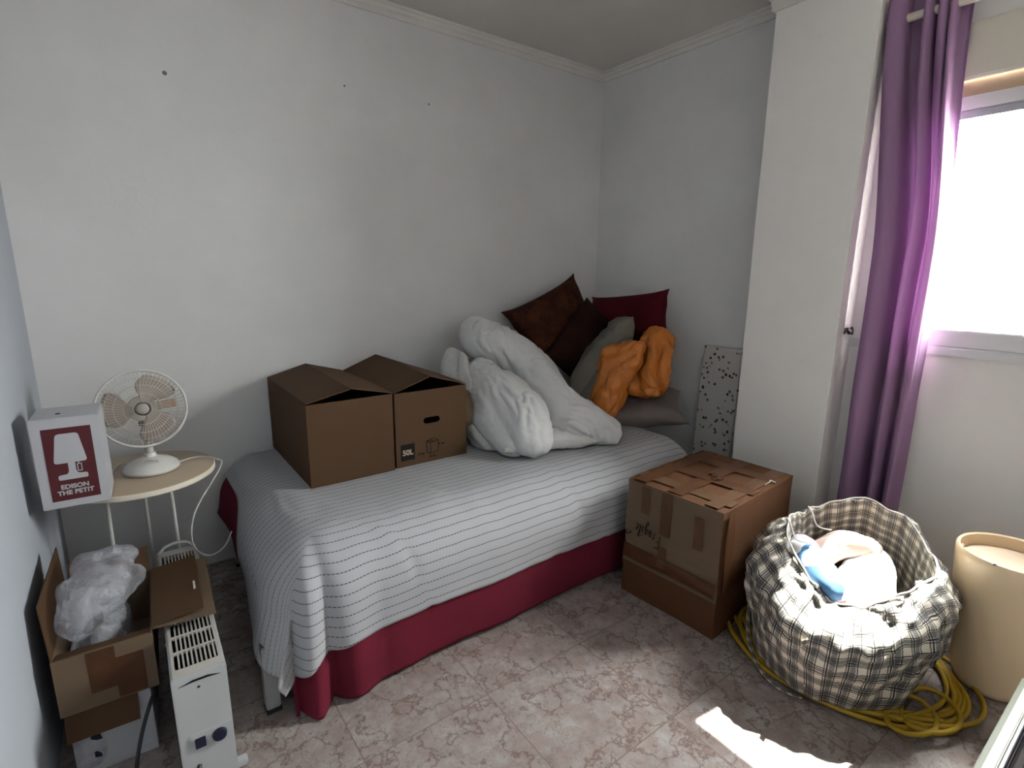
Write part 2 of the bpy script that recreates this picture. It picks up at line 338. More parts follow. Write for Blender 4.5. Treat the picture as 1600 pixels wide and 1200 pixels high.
def pillow(name, c, ex, ey, w, h, t, m, parent=None, seed=0, wr=.006, pinch=.05, corner=.10, sag=0, n=36, wscale=9):
    """a stuffed cushion: centre c, edge directions ex, ey, size w x h, thickness t"""
    ex = Vector(ex).normalized(); ey = Vector(ey); ey = (ey - ex * ey.dot(ex)).normalized(); ez = ex.cross(ey); c = Vector(c)
    bm = bmesh.new(); sides = []
    def P(a, b, s):
        x = a * w / 2 * (1 - pinch * (1 - b * b) * abs(a) ** 2); y = b * h / 2 * (1 - pinch * (1 - a * a) * abs(b) ** 2)
        k = corner * (abs(a) * abs(b)) ** 6; x *= 1 + k * .4; y *= 1 + k * .4
        f = max(0, (1 - a ** 4)) ** .55 * max(0, (1 - b ** 4)) ** .55
        z = s * t / 2 * f - sag * (x * x + y * y)
        p = c + ex * x + ey * y + ez * z
        e = f ** .5
        p += ez * s * wr * e * (nz(p, wscale, seed) * 1.3 + (.6 - abs(nz(p, wscale * 1.4, seed + 1)) * 2.2) + .5 * nz(p, wscale * 3, seed + 4))
        p += ez * .02 * nz((a, b, 0), 1.2, seed + 8)
        return p
    for s in (1, -1):
        V = [[bm.verts.new(P(2 * i / n - 1, 2 * j / n - 1, s)) for j in range(n + 1)] for i in range(n + 1)]
        for i in range(n):
            for j in range(n):
                q = (V[i][j], V[i + 1][j], V[i + 1][j + 1], V[i][j + 1]); f = bm.faces.new(q if s > 0 else q[::-1])
        sides.append(V)
    bmesh.ops.remove_doubles(bm, verts=bm.verts, dist=.0009)
    return obj(name, bm, m, parent, smooth=3)
# ============================================================ THE ROOM
XL, YA, XB, XC, XW, ZC = -.30, 2.85, 2.88, 2.68, 2.84, 2.785
YR, YL = 1.077, 1.533           # the boxed-in column's two edges
struct(obj('floor', box((-.5, -2.4, -.1), (3.3, 3.0, 0)), M['floor']))
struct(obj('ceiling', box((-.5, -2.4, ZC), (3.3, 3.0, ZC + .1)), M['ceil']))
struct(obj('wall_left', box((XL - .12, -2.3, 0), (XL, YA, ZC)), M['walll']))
wa = struct(obj('wall_back', box((XL - .12, YA, 0), (XB + .3, YA + .12, ZC)), M['wall']))
for i, p in enumerate(((0.276, 2.850, 2.265), (1.049, 2.850, 2.365), (1.523, 2.850, 2.363))):
    r = (.009, .005, .005)[i]
    h = obj('nail_hole', lathe([(0, -.001), (r * .6, -.0012), (r, .001), (r, .002)], 12, Matrix.Translation((p[0], YA - .0012, p[2])) @ Matrix.Rotation(-PI / 2, 4, 'X')), M['hole'], wa)
struct(obj('wall_right', box((XB, YL - .02, 0), (XB + .12, YA, ZC)), M['wall']))
bm = bmesh.new(); bx(bm, (XC, YR, 0), (XB + .12, YL, ZC)); struct(obj('wall_column', bm, M['wallw'], bevel=.004))
WZ0, WZ1, WY0, WY1 = 1.205, 2.19, .355, .925
bm = bmesh.new()
bx(bm, (XW, -2.3, 0), (XW + .2, YR, WZ0)); bx(bm, (XW, -2.3, WZ1 + .22), (XW + .2, YR, ZC))
bx(bm, (XW, -2.3, WZ0), (XW + .2, WY0, WZ1 + .22)); bx(bm, (XW, WY1, WZ0), (XW + .2, YR, WZ1 + .22))
struct(obj('wall_window', bm, M['wallw']))
bm = bmesh.new(); bx(bm, (XL - .12, -1.12, 0), (.25, -1.0, ZC)); bx(bm, (1.05, -1.12, 0), (XW + .2, -1.0, ZC)); bx(bm, (.25, -1.12, 2.05), (1.05, -1.0, ZC))  # unseen wall; its doorway gap is added to let the fill light in
struct(obj('wall_front', bm, M['wallw']))
bm = bmesh.new(); bx(bm, (-.5, -2.4, 0), (3.3, -2.3, ZC)); bx(bm, (2.4, -2.3, 0), (2.5, -1.12, ZC)); struct(obj('wall_hall', bm, M['wallw']))
def cornice(name, path, closed=False):
    """stepped plaster moulding run under the ceiling; path goes with the room on its left"""
    prof = [(0, -.05), (.012, -.05), (.016, -.040), (.020, -.030), (.034, -.026), (.040, -.014), (.052, -.010), (.055, 0), (0, 0)]
    P = [Vector(p) for p in path]; n = len(P); bm = bmesh.new(); R = []
    for i, p in enumerate(P):
        d0 = (P[i] - P[i - 1]).normalized() if i else None; d1 = (P[i + 1] - P[i]).normalized() if i < n - 1 else None
        a = d0 or d1; b = d1 or d0; n0 = Vector((-a.y, a.x)); n1 = Vector((-b.y, b.x)); mdir = (n0 + n1); mdir = mdir / max(.2, mdir.dot(n0))
        R.append([bm.verts.new((p.x + mdir.x * q, p.y + mdir.y * q, ZC + z * S1)) for q, z in prof])
    for A, B in zip(R, R[1:]):
        for k in range(len(prof)): bm.faces.new((A[k], A[(k + 1) % len(prof)], B[(k + 1) % len(prof)], B[k]))
    bm.faces.new(R[0]); bm.faces.new(R[-1][::-1]); bmesh.ops.recalc_face_normals(bm, faces=bm.faces)
    return struct(obj(name, bm, M['cornice']))
S1 = 1.0
cornice('trim_1', [(XB, YL), (XB, YA), (XL, YA), (XL, -1.0)])
S1 = 2.2
cornice('trim_2', [(XC, YR), (XC, YL), (XB, YL)])
# ------------------------------------------------------------ window
win = struct(obj('window_1', box((XW - .022, WY0 - .05, WZ0 - .085), (XW - .0, YR - .001, WZ0 - .045)), M['upvc'], bevel=.006))
bm = bmesh.new(); fr = .045
X0, X1 = XW + .005, XW + .06
bx(bm, (XW - .01, WY0 - .02, WZ0 - .045), (X1, WY1 + .02, WZ0 + .03)); bx(bm, (XW - .008, WY0 - .02, WZ1 - .085), (X1, WY1 + .02, WZ1 - .03))
bx(bm, (X0, WY0, WZ0 + .03), (X1, WY0 + .05, WZ1 - .085)); bx(bm, (X0, WY1 - .05, WZ0 + .03), (X1, WY1, WZ1 - .085))
obj('window_frame', bm, M['upvc'], win, bevel=.004)
obj('pane', box((XW + .03, WY0 + .045, WZ0 + .025), (XW + .036, WY1 - .045, WZ1 - .08)), M['glass'], win)
obj('head_rail', box((XW - .004, WY0 - .02, WZ1 - .115), (XW + .004, WY1, WZ1 - .083)), M['paleg'], win)
obj('recess_strip', box((XW + .01, WY0, WZ1 - .03), (XW + .05, WY1, WZ1 + .04)), M['brownstrip'], win)
obj('shutter_box', box((XW - .035, WY0 - .3, WZ1 + .03), (XW - .0005, YR - .001, WZ1 + .235)), M['shutter'], win, bevel=.006)
t = tag(obj('balcony_wall', box((4.4, -2.2, -.5), (4.5, 4.2, 1.02)), M['out']), 'bleached white balcony parapet outside the window, below its rail', 'parapet')
rail = tag(obj('balcony_rail', box((4.38, -2.2, 1.12), (4.46, 4.2, 1.15)), M['paleg']), 'thin pale rail running above the parapet outside the window', 'railing')
for k in range(22): obj('baluster', box((4.41, -2.0 + .28 * k, 1.02), (4.43, -1.98 + .28 * k, 1.12)), M['paleg'], rail)

# ------------------------------------------------------------ curtain
RX, RZ = 2.745, 2.488
rod = thing('curtain_rod', 'round cream curtain rod above the window, with a ball end by the column', 'curtain rod', (RX, .6, RZ))
obj('pole', tube(bmesh.new(), [(0, .445, 0), (0, -.75, 0)], .0165, 20), M['rod'], rod, smooth=.8)
obj('finial', lathe([(0, -.030), (.016, -.026), (.024, -.012), (.024, .006), (.017, .018), (.014, .024), (.018, .028), (.018, .034), (0, .034)], 24, Matrix.Translation((0, .445, 0)) @ Matrix.Rotation(PI / 2, 4, 'X')), M['rod'], rod, smooth=.8)
for y in (.30, -.55):
    obj('bracket', tube(bmesh.new(), [(0, y, 0), (.05, y, 0), (XW - RX, y, 0)], .009, 12), M['rod'], rod, smooth=.8)
# plan of the folds at the top: (y, x offset from the rod), front folds have negative x
TOP = [(1.062, .030), (1.064, -.010), (1.058, -.040), (1.040, -.046), (1.015, -.040), (1.000, -.018), (.995, .028), (.985, .034), (.962, .034), (.945, .026), (.938, -.02), (.930, -.040), (.915, -.040), (.906, -.015), (.902, .026), (.892, -.012), (.884, -.036), (.870, -.040), (.858, -.028), (.853, .012), (.848, -.03), (.838, -.036), (.830, -.015), (.830, .028), (.818, .040), (.804, .044), (.792, .036)]
MID = [(1.000, .045), (1.000, .000), (.992, -.040), (.968, -.060), (.940, -.052), (.918, -.025), (.905, .025), (.896, .045), (.888, .048), (.880, .040), (.872, .0), (.862, -.045), (.846, -.05), (.832, -.02), (.824, .030), (.818, .034), (.812, .034), (.804, .0), (.796, -.03), (.788, -.04), (.780, -.042), (.772, -.035), (.774, -.028), (.769, -.018), (.764, .0), (.759, .02), (.755, .035)]
BOT = [(.985, .040), (.990, -.005), (.982, -.045), (.958, -.062), (.932, -.052), (.916, -.02), (.905, .025), (.898, .042), (.890, .045), (.882, .035), (.872, -.005), (.862, -.045), (.848, -.048), (.840, -.02), (.834, .025), (.828, .03), (.822, .028), (.815, .0), (.808, -.035), (.800, -.04), (.792, -.042), (.785, -.035), (.778, -.02), (.772, -.005), (.766, .01), (.760, .025), (.755, .035)]
sT, sM, sB = (spline([(a, b, 0) for a, b in L], 7) for L in (TOP, MID, BOT))
def curt(a, b):
    i = round(a * (len(sT) - 1)); z = (RZ + .085) * (1 - b) + .26 * b
    if b < .45: k = b / .45; k = k * k * (3 - 2 * k); p = sT[i].lerp(sM[i], k)
    else: k = (b - .45) / .55; k = k * k * (3 - 2 * k); p = sM[i].lerp(sB[i], k)
    x = RX + p.y + .006 * nz((a * 3, z, 0), 2.5, 4) * min(1, b * 4); x = min(x, XW - .006)
    y = p.x + .012 * nz((a * 2, z * .8, 3), 2, 6) * min(1, b * 3)
    return (x, min(y, YR - .006), z)
cur = grid(curt, len(sT) - 1, 90, M['curtain'], 'curtain', thick=.0016)
tag(cur, 'purple curtain gathered in deep folds at the left of the window', 'curtain')
hk = (2.835, 1.077, 1.193)
hook = thing('tieback_hook', 'small curly black metal hook screwed to the side of the column', 'hook', (2.765, YR, 1.20))
obj('plate', lathe([(0, 0), (.012, 0), (.012, .004), (0, .004)], 20, Matrix.Rotation(PI / 2, 4, 'X')), M['blackm'], hook, smooth=.8)
obj('curl', tube(bmesh.new(), spline([(0, -.004, 0), (-.002, -.018, -.004), (-.016, -.024, -.014), (-.030, -.020, .0), (-.040, -.026, .014), (-.052, -.02, .002), (-.046, -.018, -.012)], 8), .0042, 8), M['blackm'], hook, smooth=1)
obj('curl', tube(bmesh.new(), spline([(0, -.004, 0), (.002, -.02, -.008), (.016, -.026, -.016), (.028, -.022, 0), (.020, -.02, .014), (.010, -.02, .006)], 8), .0042, 8), M['blackm'], hook, smooth=1)

# ============================================================ BED
BX0, BX1, BY0, BY1, BZ = .29, 2.46, 1.60, 2.82, .56
bed = thing('single_bed', 'metal-legged bed under a striped sheet, along the wall under the cartons', 'bed', (BX0, BY0, 0))
obj('mattress', box((.035, .035, .26), (BX1 - BX0 - .02, BY1 - BY0, BZ - .016)), M['mattress'], bed, bevel=.125, bseg=6)
obj('bed_frame', box((.02, .03, .21), (BX1 - BX0 - .03, BY1 - BY0 - .02, .259)), M['gmetal'], bed, bevel=.005)
for x, y in ((-.045, .085), (2.08, .05), (.04, 1.14), (2.08, 1.14)):
    l = obj('leg', box((x, y, .012), (x + .045, y + .045, .25)), M['gmetal'], bed, bevel=.004)
    obj('foot_cap', box((x - .002, y - .002, 0), (x + .047, y + .047, .014)), M['blackm'], l)
obj('crossbar', box((-.045, .090, .21), (.06, .125, .25)), M['gmetal'], bed, bevel=.004)
obj('lower_rail', box((.33, .045, .0), (.70, .075, .052)), M['gmetal'], bed, bevel=.003)
obj('rail_end', box((.70, .043, .0), (.735, .08, .056)), M['blackm'], bed, bevel=.003)
obj('rail_end', box((1.34, .045, .0), (1.43, .09, .05)), M['blackm'], bed, bevel=.003)

RR = .20        # how softly the mattress and covers roll over the bed's edge
def drape(zt, d, fold, sd):
    X, Y = BX0 - d, BY0 - d; r = RR + .016
    def base(u, v):     # the bed top with its edges rolled over and its corner rounded in plan
        px, py = max(0, r - u), max(0, r - v); m = max(px, py) / r; L = math.hypot(px, py)
        if L > 0: k = m * r / L; px2, py2 = px * k, py * k
        else: px2 = py2 = 0
        return Vector(((X + r - px2) if px > 0 else X + u, (Y + r - py2) if py > 0 else Y + v, zt - r * (1 - math.sqrt(max(0, 1 - m * m)))))
    def f(u, v):
        b = .006 * nz((u, v, 0), 3, sd) + .004 * nz((u * 2, v, 0), 7, sd + 1)
        wk = max(0, 1 - abs(math.sin(u * 7 + v * 3 + 2.5 * nz((u, v, 0), 2, sd))) * 4) * max(0, min(1, .4 + 2 * nz((u, v, 1), 3, sd + 2)))
        b += .005 * wk
        su, sv = max(0, -u), max(0, -v); p = base(max(0, u), max(0, v))
        env = math.exp(-((u - .10) / .16) ** 2)       # pleats gathered at the near corner
        pl = env * (abs(math.sin((u + .02) * 17)) - .45)
        if su == 0 and sv == 0:
            rr = BX1 - (X + u)
            if rr < .09: p.z -= .075 * (1 - math.sqrt(max(0, 1 - (1 - max(0, rr) / .09) ** 2)))
            p.z += b; p.y += .008 * wk
            e = max(0, 1 - v / (r * 1.1)); p.y -= .05 * pl * e * e * fold * 5
            return p
        n = Vector((min(0, p.x - (X + r)), min(0, p.y - (Y + r)), 0)); n = n.normalized() if n.length > 1e-6 else Vector((0, -1, 0))
        s = math.hypot(su, sv); inn = min(1, s / .10); p.z -= s; p.z += b
        if su == 0:
            o = (.005 * math.sin(u * 9 + 2 * nz((u, 0, 0), 2, sd)) + .008 * nz((u * 1.5, v, 4), 3, sd)) * inn + .07 * s * math.exp(-max(0, u) * 4)
            return p + n * max(-.004, o) + Vector((0, -1, 0)) * (.05 + s * .16) * pl * fold * 5
        if sv == 0:
            o = (.012 * math.sin(v * 11 + .6) + .02 * nz((u, v * 1.5, 4), 3, sd)) * inn + .10 * s + .28 * s * math.exp(-max(0, v) * 4)
            return p + n * max(-.004, o)
        th = math.atan2(su, sv); dr = Vector((-math.sin(th * .5 + PI / 4 * 1), -math.cos(th * .5 + PI / 4 * 0), 0)); dr = (n + Vector((-math.sin(th), -math.cos(th), 0)) * .9).normalized()
        o = s * (.34 * th / (PI / 2) + fold * .4 * (.5 * math.cos(th * 6) + .5) + .05) + .02 * nz((th, s, 1), 3, sd) * inn
        return p + dr * o + Vector((0, -1, 0)) * (.05 + s * .16) * pl * fold * 5 * math.exp(-su * 8)
    def arc(e):
        if e <= 0: return e
        if e < r: return r * math.acos(1 - e / r)
        return r * PI / 2 + e - r
    f.arc = arc
    return f
def sheet(name, m, zt, d, fold, sd, front, left, uend, vend, zmin, drop=.0, nu=220, nv=120):
    f = drape(zt, d, fold, sd)
    def uvs(a, b):
        fr_ = front + drop * math.exp(-((a * 2.2 - .12) / .16) ** 2); v = -fr_ + (vend + fr_) * b
        le = left(v); u = -le + (uend + le) * a
        return u, v
    def g(a, b):
        u, v = uvs(a, b); p = f(u, v)
        if p.z < zmin: p.y -= (zmin - p.z) * .5; p.z = zmin + .004 * math.sin(u * 40)
        return p
    return grid(g, nu, nv, m, name, uvfn=lambda a, b: tuple(f.arc(q) for q in uvs(a, b)), thick=.002)
sm = lambda x: max(0, min(1, x)) ** 2 * (3 - 2 * max(0, min(1, x)))
bs = sheet('burgundy_bedspread', M['burg'], BZ - .006, .002, .20, 5, .315, lambda v: .04 + .10 * sm(1 - v / .25), 2.17, 1.17, .006, .03)
tag(bs, 'burgundy bedspread under the striped sheet, hanging almost to the floor', 'bedspread')
ss = sheet('striped_sheet', M['stripe'], BZ + .004, .016, .20, 5, .115, lambda v: -.05 + .22 * sm(1 - (v - .05) / .85), 2.185, 1.185, .05, .09)
tag(ss, 'white sheet with thin dashed black stripes spread over the burgundy bedspread', 'sheet')

# ============================================================ CARTONS ON THE BED
def slab(bm, a, b, d, th):
    a, b, d = Vector(a), Vector(b), Vector(d); n = (b - a).cross(d).normalized() * th
    lo = [bm.verts.new(p) for p in (a, b, b + d, a + d)]; hi = [bm.verts.new(p + n) for p in (a, b, b + d, a + d)]
    bm.faces.new(lo[::-1]); bm.faces.new(hi)
    for i in range(4): bm.faces.new((lo[i], lo[(i + 1) % 4], hi[(i + 1) % 4], hi[i]))
    bmesh.ops.recalc_face_normals(bm, faces=bm.faces); return bm
def open_box(w, d, h, th=.004):
    bm = bmesh.new(); bx(bm, (0, 0, 0), (w, d, th)); bx(bm, (0, 0, th), (w, th, h)); bx(bm, (0, d - th, th), (w, d, h)); bx(bm, (0, th, th), (th, d - th, h)); bx(bm, (w - th, th, th), (w, d - th, h))
    return bm
def stadium(w, h, n=10):
    r = h / 2; return [((w / 2 - r) + r * math.cos(a), r * math.sin(a)) for a in [-PI / 2 + PI * i / n for i in range(n + 1)]] + [(-(w / 2 - r) + r * math.cos(a), r * math.sin(a)) for a in [PI / 2 + PI * i / n for i in range(n + 1)]]
def carton(label, loc, w, d, h, apx, apz, bax, baz, hole, rotz=0, g='brown moving cartons on the bed'):
    t = thing('moving_box', label, 'box', loc, rotz, g)
    if not hole: obj('box_body', open_box(w, d, h), M['card'], t)
    else:
        th = .004; bm = bmesh.new(); bx(bm, (0, 0, 0), (w, d, th)); bx(bm, (0, d - th, th), (w, d, h)); bx(bm, (0, th, th), (th, d - th, h)); bx(bm, (w - th, th, th), (w, d - th, h))
        # front wall with a real hand hole through it
        st = [Vector((hole[0] + x, 0, hole[1] + z)) for x, z in stadium(.086, .030)]; n = len(st)
        hx0, hx1, hz0, hz1 = hole[0] - .043, hole[0] + .043, hole[1] - .015, hole[1] + .015
        for lo, hi in (((0, th), (hx0, h)), ((hx1, th), (w, h)), ((hx0, th), (hx1, hz0)), ((hx0, hz1), (hx1, h))): bx(bm, (lo[0], 0, lo[1]), (hi[0], th, hi[1]))
        for cx, cz in ((hx0, hz0), (hx0, hz1), (hx1, hz0), (hx1, hz1)):
            arc = [q for q in st if (q.x - hole[0]) * (cx - hole[0]) >= -1e-6 and (q.z - hole[1]) * (cz - hole[1]) >= -1e-6 and abs(q.x - hole[0]) >= .0279]
            for i in range(len(arc) - 1):
                for yy in (0, th): bm.faces.new([bm.verts.new((q[0], yy, q[1])) for q in ((cx, cz), (arc[i].x, arc[i].z), (arc[i + 1].x, arc[i + 1].z))])
                bm.faces.new([bm.verts.new(q) for q in ((arc[i].x, 0, arc[i].z), (arc[i + 1].x, 0, arc[i + 1].z), (arc[i + 1].x, th, arc[i + 1].z), (arc[i].x, th, arc[i].z))])
        bmesh.ops.recalc_face_normals(bm, faces=bm.faces)
        obj('box_body', bm, M['card'], t)
    e = .003
    for side in (0, 1):     # the two long top flaps lean together into a low ridge
        x = 0 if side == 0 else w
        bm = bmesh.new(); th = .004
        q = [Vector((x, 0, h + e)), Vector((x, d, h + e)), Vector((bax, d, h + baz)), Vector((apx, 0, h + apz + (.004 if side else 0)))]
        if side: q = q[::-1]
        N = 10
        L = [[bm.verts.new(q[0].lerp(q[1], i / N) * (1 - k) + (q[3].lerp(q[2], i / N)) * k + Vector((0, 0, dz + .004 * math.sin(i / N * PI) * k))) for k in (0, .5, 1)] for dz in (0, th) for i in range(N + 1)]
        lo, hi = L[:N + 1], L[N + 1:]
        for A, f in ((lo, -1), (hi, 1)):
            for i in range(N):
                for k in range(2): bm.faces.new((A[i][k], A[i + 1][k], A[i + 1][k + 1], A[i][k + 1]))
        for i in range(N):
            for k in (0, 2): bm.faces.new((lo[i][k], lo[i + 1][k], hi[i + 1][k], hi[i][k]))
        for i in (0, N):
            for k in range(2): bm.faces.new((lo[i][k], lo[i][k + 1], hi[i][k + 1], hi[i][k]))
        bmesh.ops.recalc_face_normals(bm, faces=bm.faces)
        obj('flap', bm, M['card'], t)
    obj('flap', slab(bmesh.new(), (.006, .006, h - .003), (w - .006, .006, h - .003), (0, .10, -.09), .003), M['card'], t)
    obj('flap', slab(bmesh.new(), (.006, d - .006, h - .003), (w - .006, d - .006, h - .003), (0, -.10, -.06), .003), M['card'], t)
    return t
c1 = carton('plain cardboard carton, the left of the two on the bed, blank front', (.562, 2.15, BZ + .006), .372, .665, .358, .185, .042, .19, .055, None)
c2 = carton('cardboard carton with a hand hole and 50L printed on the front', (.948, 2.16, BZ + .006), .375, .665, .352, .175, .058, .19, .075, (.185, .205))
fz = frame((0, -.0006, 0), (1, 0, 0), (0, 0, 1))
lb = obj('label_print', poly([(.022, .030), (.092, .030), (.092, .108), (.022, .108)], .0006, fz), M['ink'], c2)
lb['label'] = 'black square printed 50L'
text('lettering', '50L', .036, M['paleink'], frame((.057, -.0013, .056), (1, 0, 0), (0, 0, 1)), lb, bold=.0009)
bm = bmesh.new()
def strokes(bm, L, m, w=.0030):
    for a, b in L:
        a, b = Vector((*a, 0)), Vector((*b, 0)); d = (b - a); n = Vector((-d.y, d.x, 0)).normalized() * w / 2
        poly([(p.x, p.y) for p in (a - n, b - n, b + n, a + n)], .0006, m, bm)
ox, oy = .155, .052
strokes(bm, [((ox, oy), (ox, oy + .052)), ((ox, oy + .052), (ox + .040, oy + .046)), ((ox, oy), (ox + .020, oy - .012)), ((ox + .020, oy - .012), (ox + .062, oy - .004)), ((ox + .020, oy - .012), (ox + .020, oy + .040)),
  ((ox, oy + .052), (ox + .020, oy + .040)), ((ox + .020, oy + .040), (ox + .062, oy + .048)), ((ox + .062, oy + .048), (ox + .062, oy - .004)), ((ox, oy + .052), (ox + .034, oy + .062)), ((ox + .034, oy + .062), (ox + .062, oy + .048)), ((ox + .016, oy + .057), (ox + .040, oy + .044))], fz)
obj('carton_pictogram', bm, M['ink'], c2)
for x, y in ((.125, .044), (.185, .022), (.232, .076)):
    text('lettering', '36 cm', .0135, M['ink'], frame((x, -.0011, y), (1, .0, 0), (0, 0, 1)), c2, bold=.0006)

# ============================================================ BEDDING PILE
sub = puff('folded_blanket', [([(1.479, 2.500, 0.987), (1.476, 2.450, 0.851), (1.455, 2.300, 0.706), (1.469, 2.170, 0.596)], [(.05, .12, .07), (.09, .14, .12), (.09, .12, .12), (.09, .1, .08)]),
   ([(1.605, 2.500, 0.864), (1.600, 2.300, 0.647)], [.13, .13])], M['sheetw'], voxel=.009, smooth=3, wr=.024, stretch=.2, wdir=(-.5, .5, .7), wscale=7, seed=3, floor=BZ + .012)
tag(sub, 'crumpled white blanket bunched between the cartons and the thick duvet', 'blanket')
under = pillow('white_pillow', (1.70, 2.06, .62), (1, -.22, 0), (.22, 1, .05), .52, .34, .11, M['sheetw'], seed=21)
tag(under, 'flat greyish white pillow lying on the striped sheet beneath the duvet', 'pillow')
duv = puff('duvet', [
   ([(1.636, 2.500, 1.090), (1.770, 2.450, 1.012), (1.882, 2.320, 0.871), (1.933, 2.180, 0.763)], [(.10, .16, .125), (.13, .17, .135), (.14, .17, .13), (.10, .12, .10)]),
   ([(1.838, 2.250, 0.898), (1.843, 2.120, 0.776), (1.897, 1.980, 0.674), (2.012, 1.900, 0.617)], [(.10, .12, .10), (.14, .14, .135), (.145, .13, .13), (.11, .11, .085)]),
   ([(1.556, 2.360, 0.911), (1.585, 2.220, 0.837), (1.581, 2.030, 0.741), (1.576, 1.950, 0.655)], [(.09, .12, .085), (.14, .14, .105), (.13, .12, .12), (.10, .10, .075)]),
   ([(1.494, 2.360, 0.865), (1.476, 2.180, 0.730), (1.490, 2.030, 0.624)], [(.06, .1, .07), (.085, .10, .09), (.075, .08, .05)]),
   ([(1.791, 2.000, 0.581), (1.926, 1.930, 0.539)], [(.10, .09, .045), (.09, .08, .04)]),
   ([(1.913, 2.580, 0.897), (2.027, 2.400, 0.634), (2.106, 2.250, 0.495)], [.12, .14, .1]),
  ], M['duvet'], voxel=.0085, smooth=2, wr=.022, wdir=(.45, -.45, -.75), wscale=7, stretch=.18, seed=9, floor=BZ + .012, fine=.10)
tag(duv, 'thick white duvet folded over itself in fat rolls on the bed', 'duvet')
br = pillow('brown_cushion', (2.295, 2.620, 1.117), (1, -.06, .42), (-.38, .30, .88), .58, .45, .18, M['damask'], seed=5, corner=.20, pinch=.05)
tag(br, 'brown cushion with a dark floral pattern, tallest in the pile', 'cushion')
b2 = pillow('dark_brown_cushion', (2.381, 2.440, 1.013), (.8, -.2, .95), (-.6, .3, .5), .46, .34, .16, M['dbrown'], seed=6, pinch=.02, corner=.05)
tag(b2, 'very dark brown cushion wedged between the floral cushion and the grey quilt', 'cushion')
rd = pillow('red_cushion', (2.665, 2.34, 1.15), (.0, -1, .12), (.10, .25, .9), .62, .34, .16, M['red'], seed=7, corner=.15)
tag(rd, 'plain dark red cushion on top of the orange covers against the right wall', 'cushion')
gq = thing('grey_quilt', 'q', 'quilt', (2.2, 2.3, .6))
gl = Vector((2.2, 2.3, .6))
pillow('folded_layer', Vector((2.352, 2.260, 0.941)) - gl, (.62, -.30, .98), (.62, .75, -.15), .60, .30, .17, M['grey'], gq, seed=12, pinch=.01, corner=0, wr=.012)
pillow('folded_layer', Vector((2.329, 2.220, 0.822)) - gl, (.60, -.30, 1.1), (.62, .75, -.15), .56, .34, .15, M['grey'], gq, seed=13, pinch=.01, corner=0, wr=.012)
tag(gq, 'grey green quilt folded double between the duvet and the orange covers', 'quilt')
og = puff('orange_cover', [([(2.348, 2.000, 1.039), (2.283, 2.020, 0.924), (2.230, 2.060, 0.773), (2.195, 2.070, 0.661)], [(.06, .08, .045), (.09, .10, .07), (.10, .10, .08), (.08, .08, .06)]), ([(2.302, 2.100, 0.967), (2.283, 2.120, 0.774)], [.08, .08])], M['orange'], voxel=.008, smooth=2, wr=.026, wdir=(.3, 0, .9), wscale=8, stretch=.10, seed=14, floor=BZ + .012, fine=.2)
tag(og, 'orange satin cover, the long piece standing beside the grey quilt', 'cover')
og2 = puff('orange_cover', [([(2.520, 1.983, 1.040), (2.500, 1.976, 0.909), (2.450, 1.998, 0.807)], [(.09, .10, .09), (.11, .14, .10), (.13, .14, .07)]), ([(2.550, 2.167, 0.936), (2.500, 2.113, 0.788)], [(.11, .11, .11), (.10, .10, .08)]), ([(2.400, 1.978, 0.786), (2.380, 1.878, 0.788)], [(.06, .06, .03), (.04, .04, .02)])], M['orange'], voxel=.008, smooth=2, wr=.026, wdir=(.1, .2, .9), wscale=9, stretch=.10, seed=17, floor=BZ + .10, fine=.2)
tag(og2, 'orange satin cover bunched under the red cushion and on the taupe pillow', 'cover')
tp = pillow('taupe_pillow', (2.50, 2.06, .66), (.62, -.62, .02), (.6, .7, .28), .50, .36, .15, M['taupe'], seed=19, corner=.2)
tag(tp, 'taupe satin pillow at the right end of the bed below the orange covers', 'pillow')
tn = pillow('tan_cushion', (1.443, 2.300, 0.754), (1, 0, -.1), (0, .6, .9), .30, .22, .12, M['tan'], seed=23)
tag(tn, 'small shiny tan cushion showing just right of the 50L carton', 'cushion')

# ============================================================ TERRAZZO SLAB
ts = obj('terrazzo_slab', box((-.012, 0, 0), (.012, .245, 1.032)), M['terr'], bevel=.002)
ts.location = (2.80, 1.625, .0); ts.rotation_euler = (0, math.atan2(.055, 1.03), 0)
tag(ts, 'speckled white terrazzo slab leaning on the wall between bed and column', 'slab')

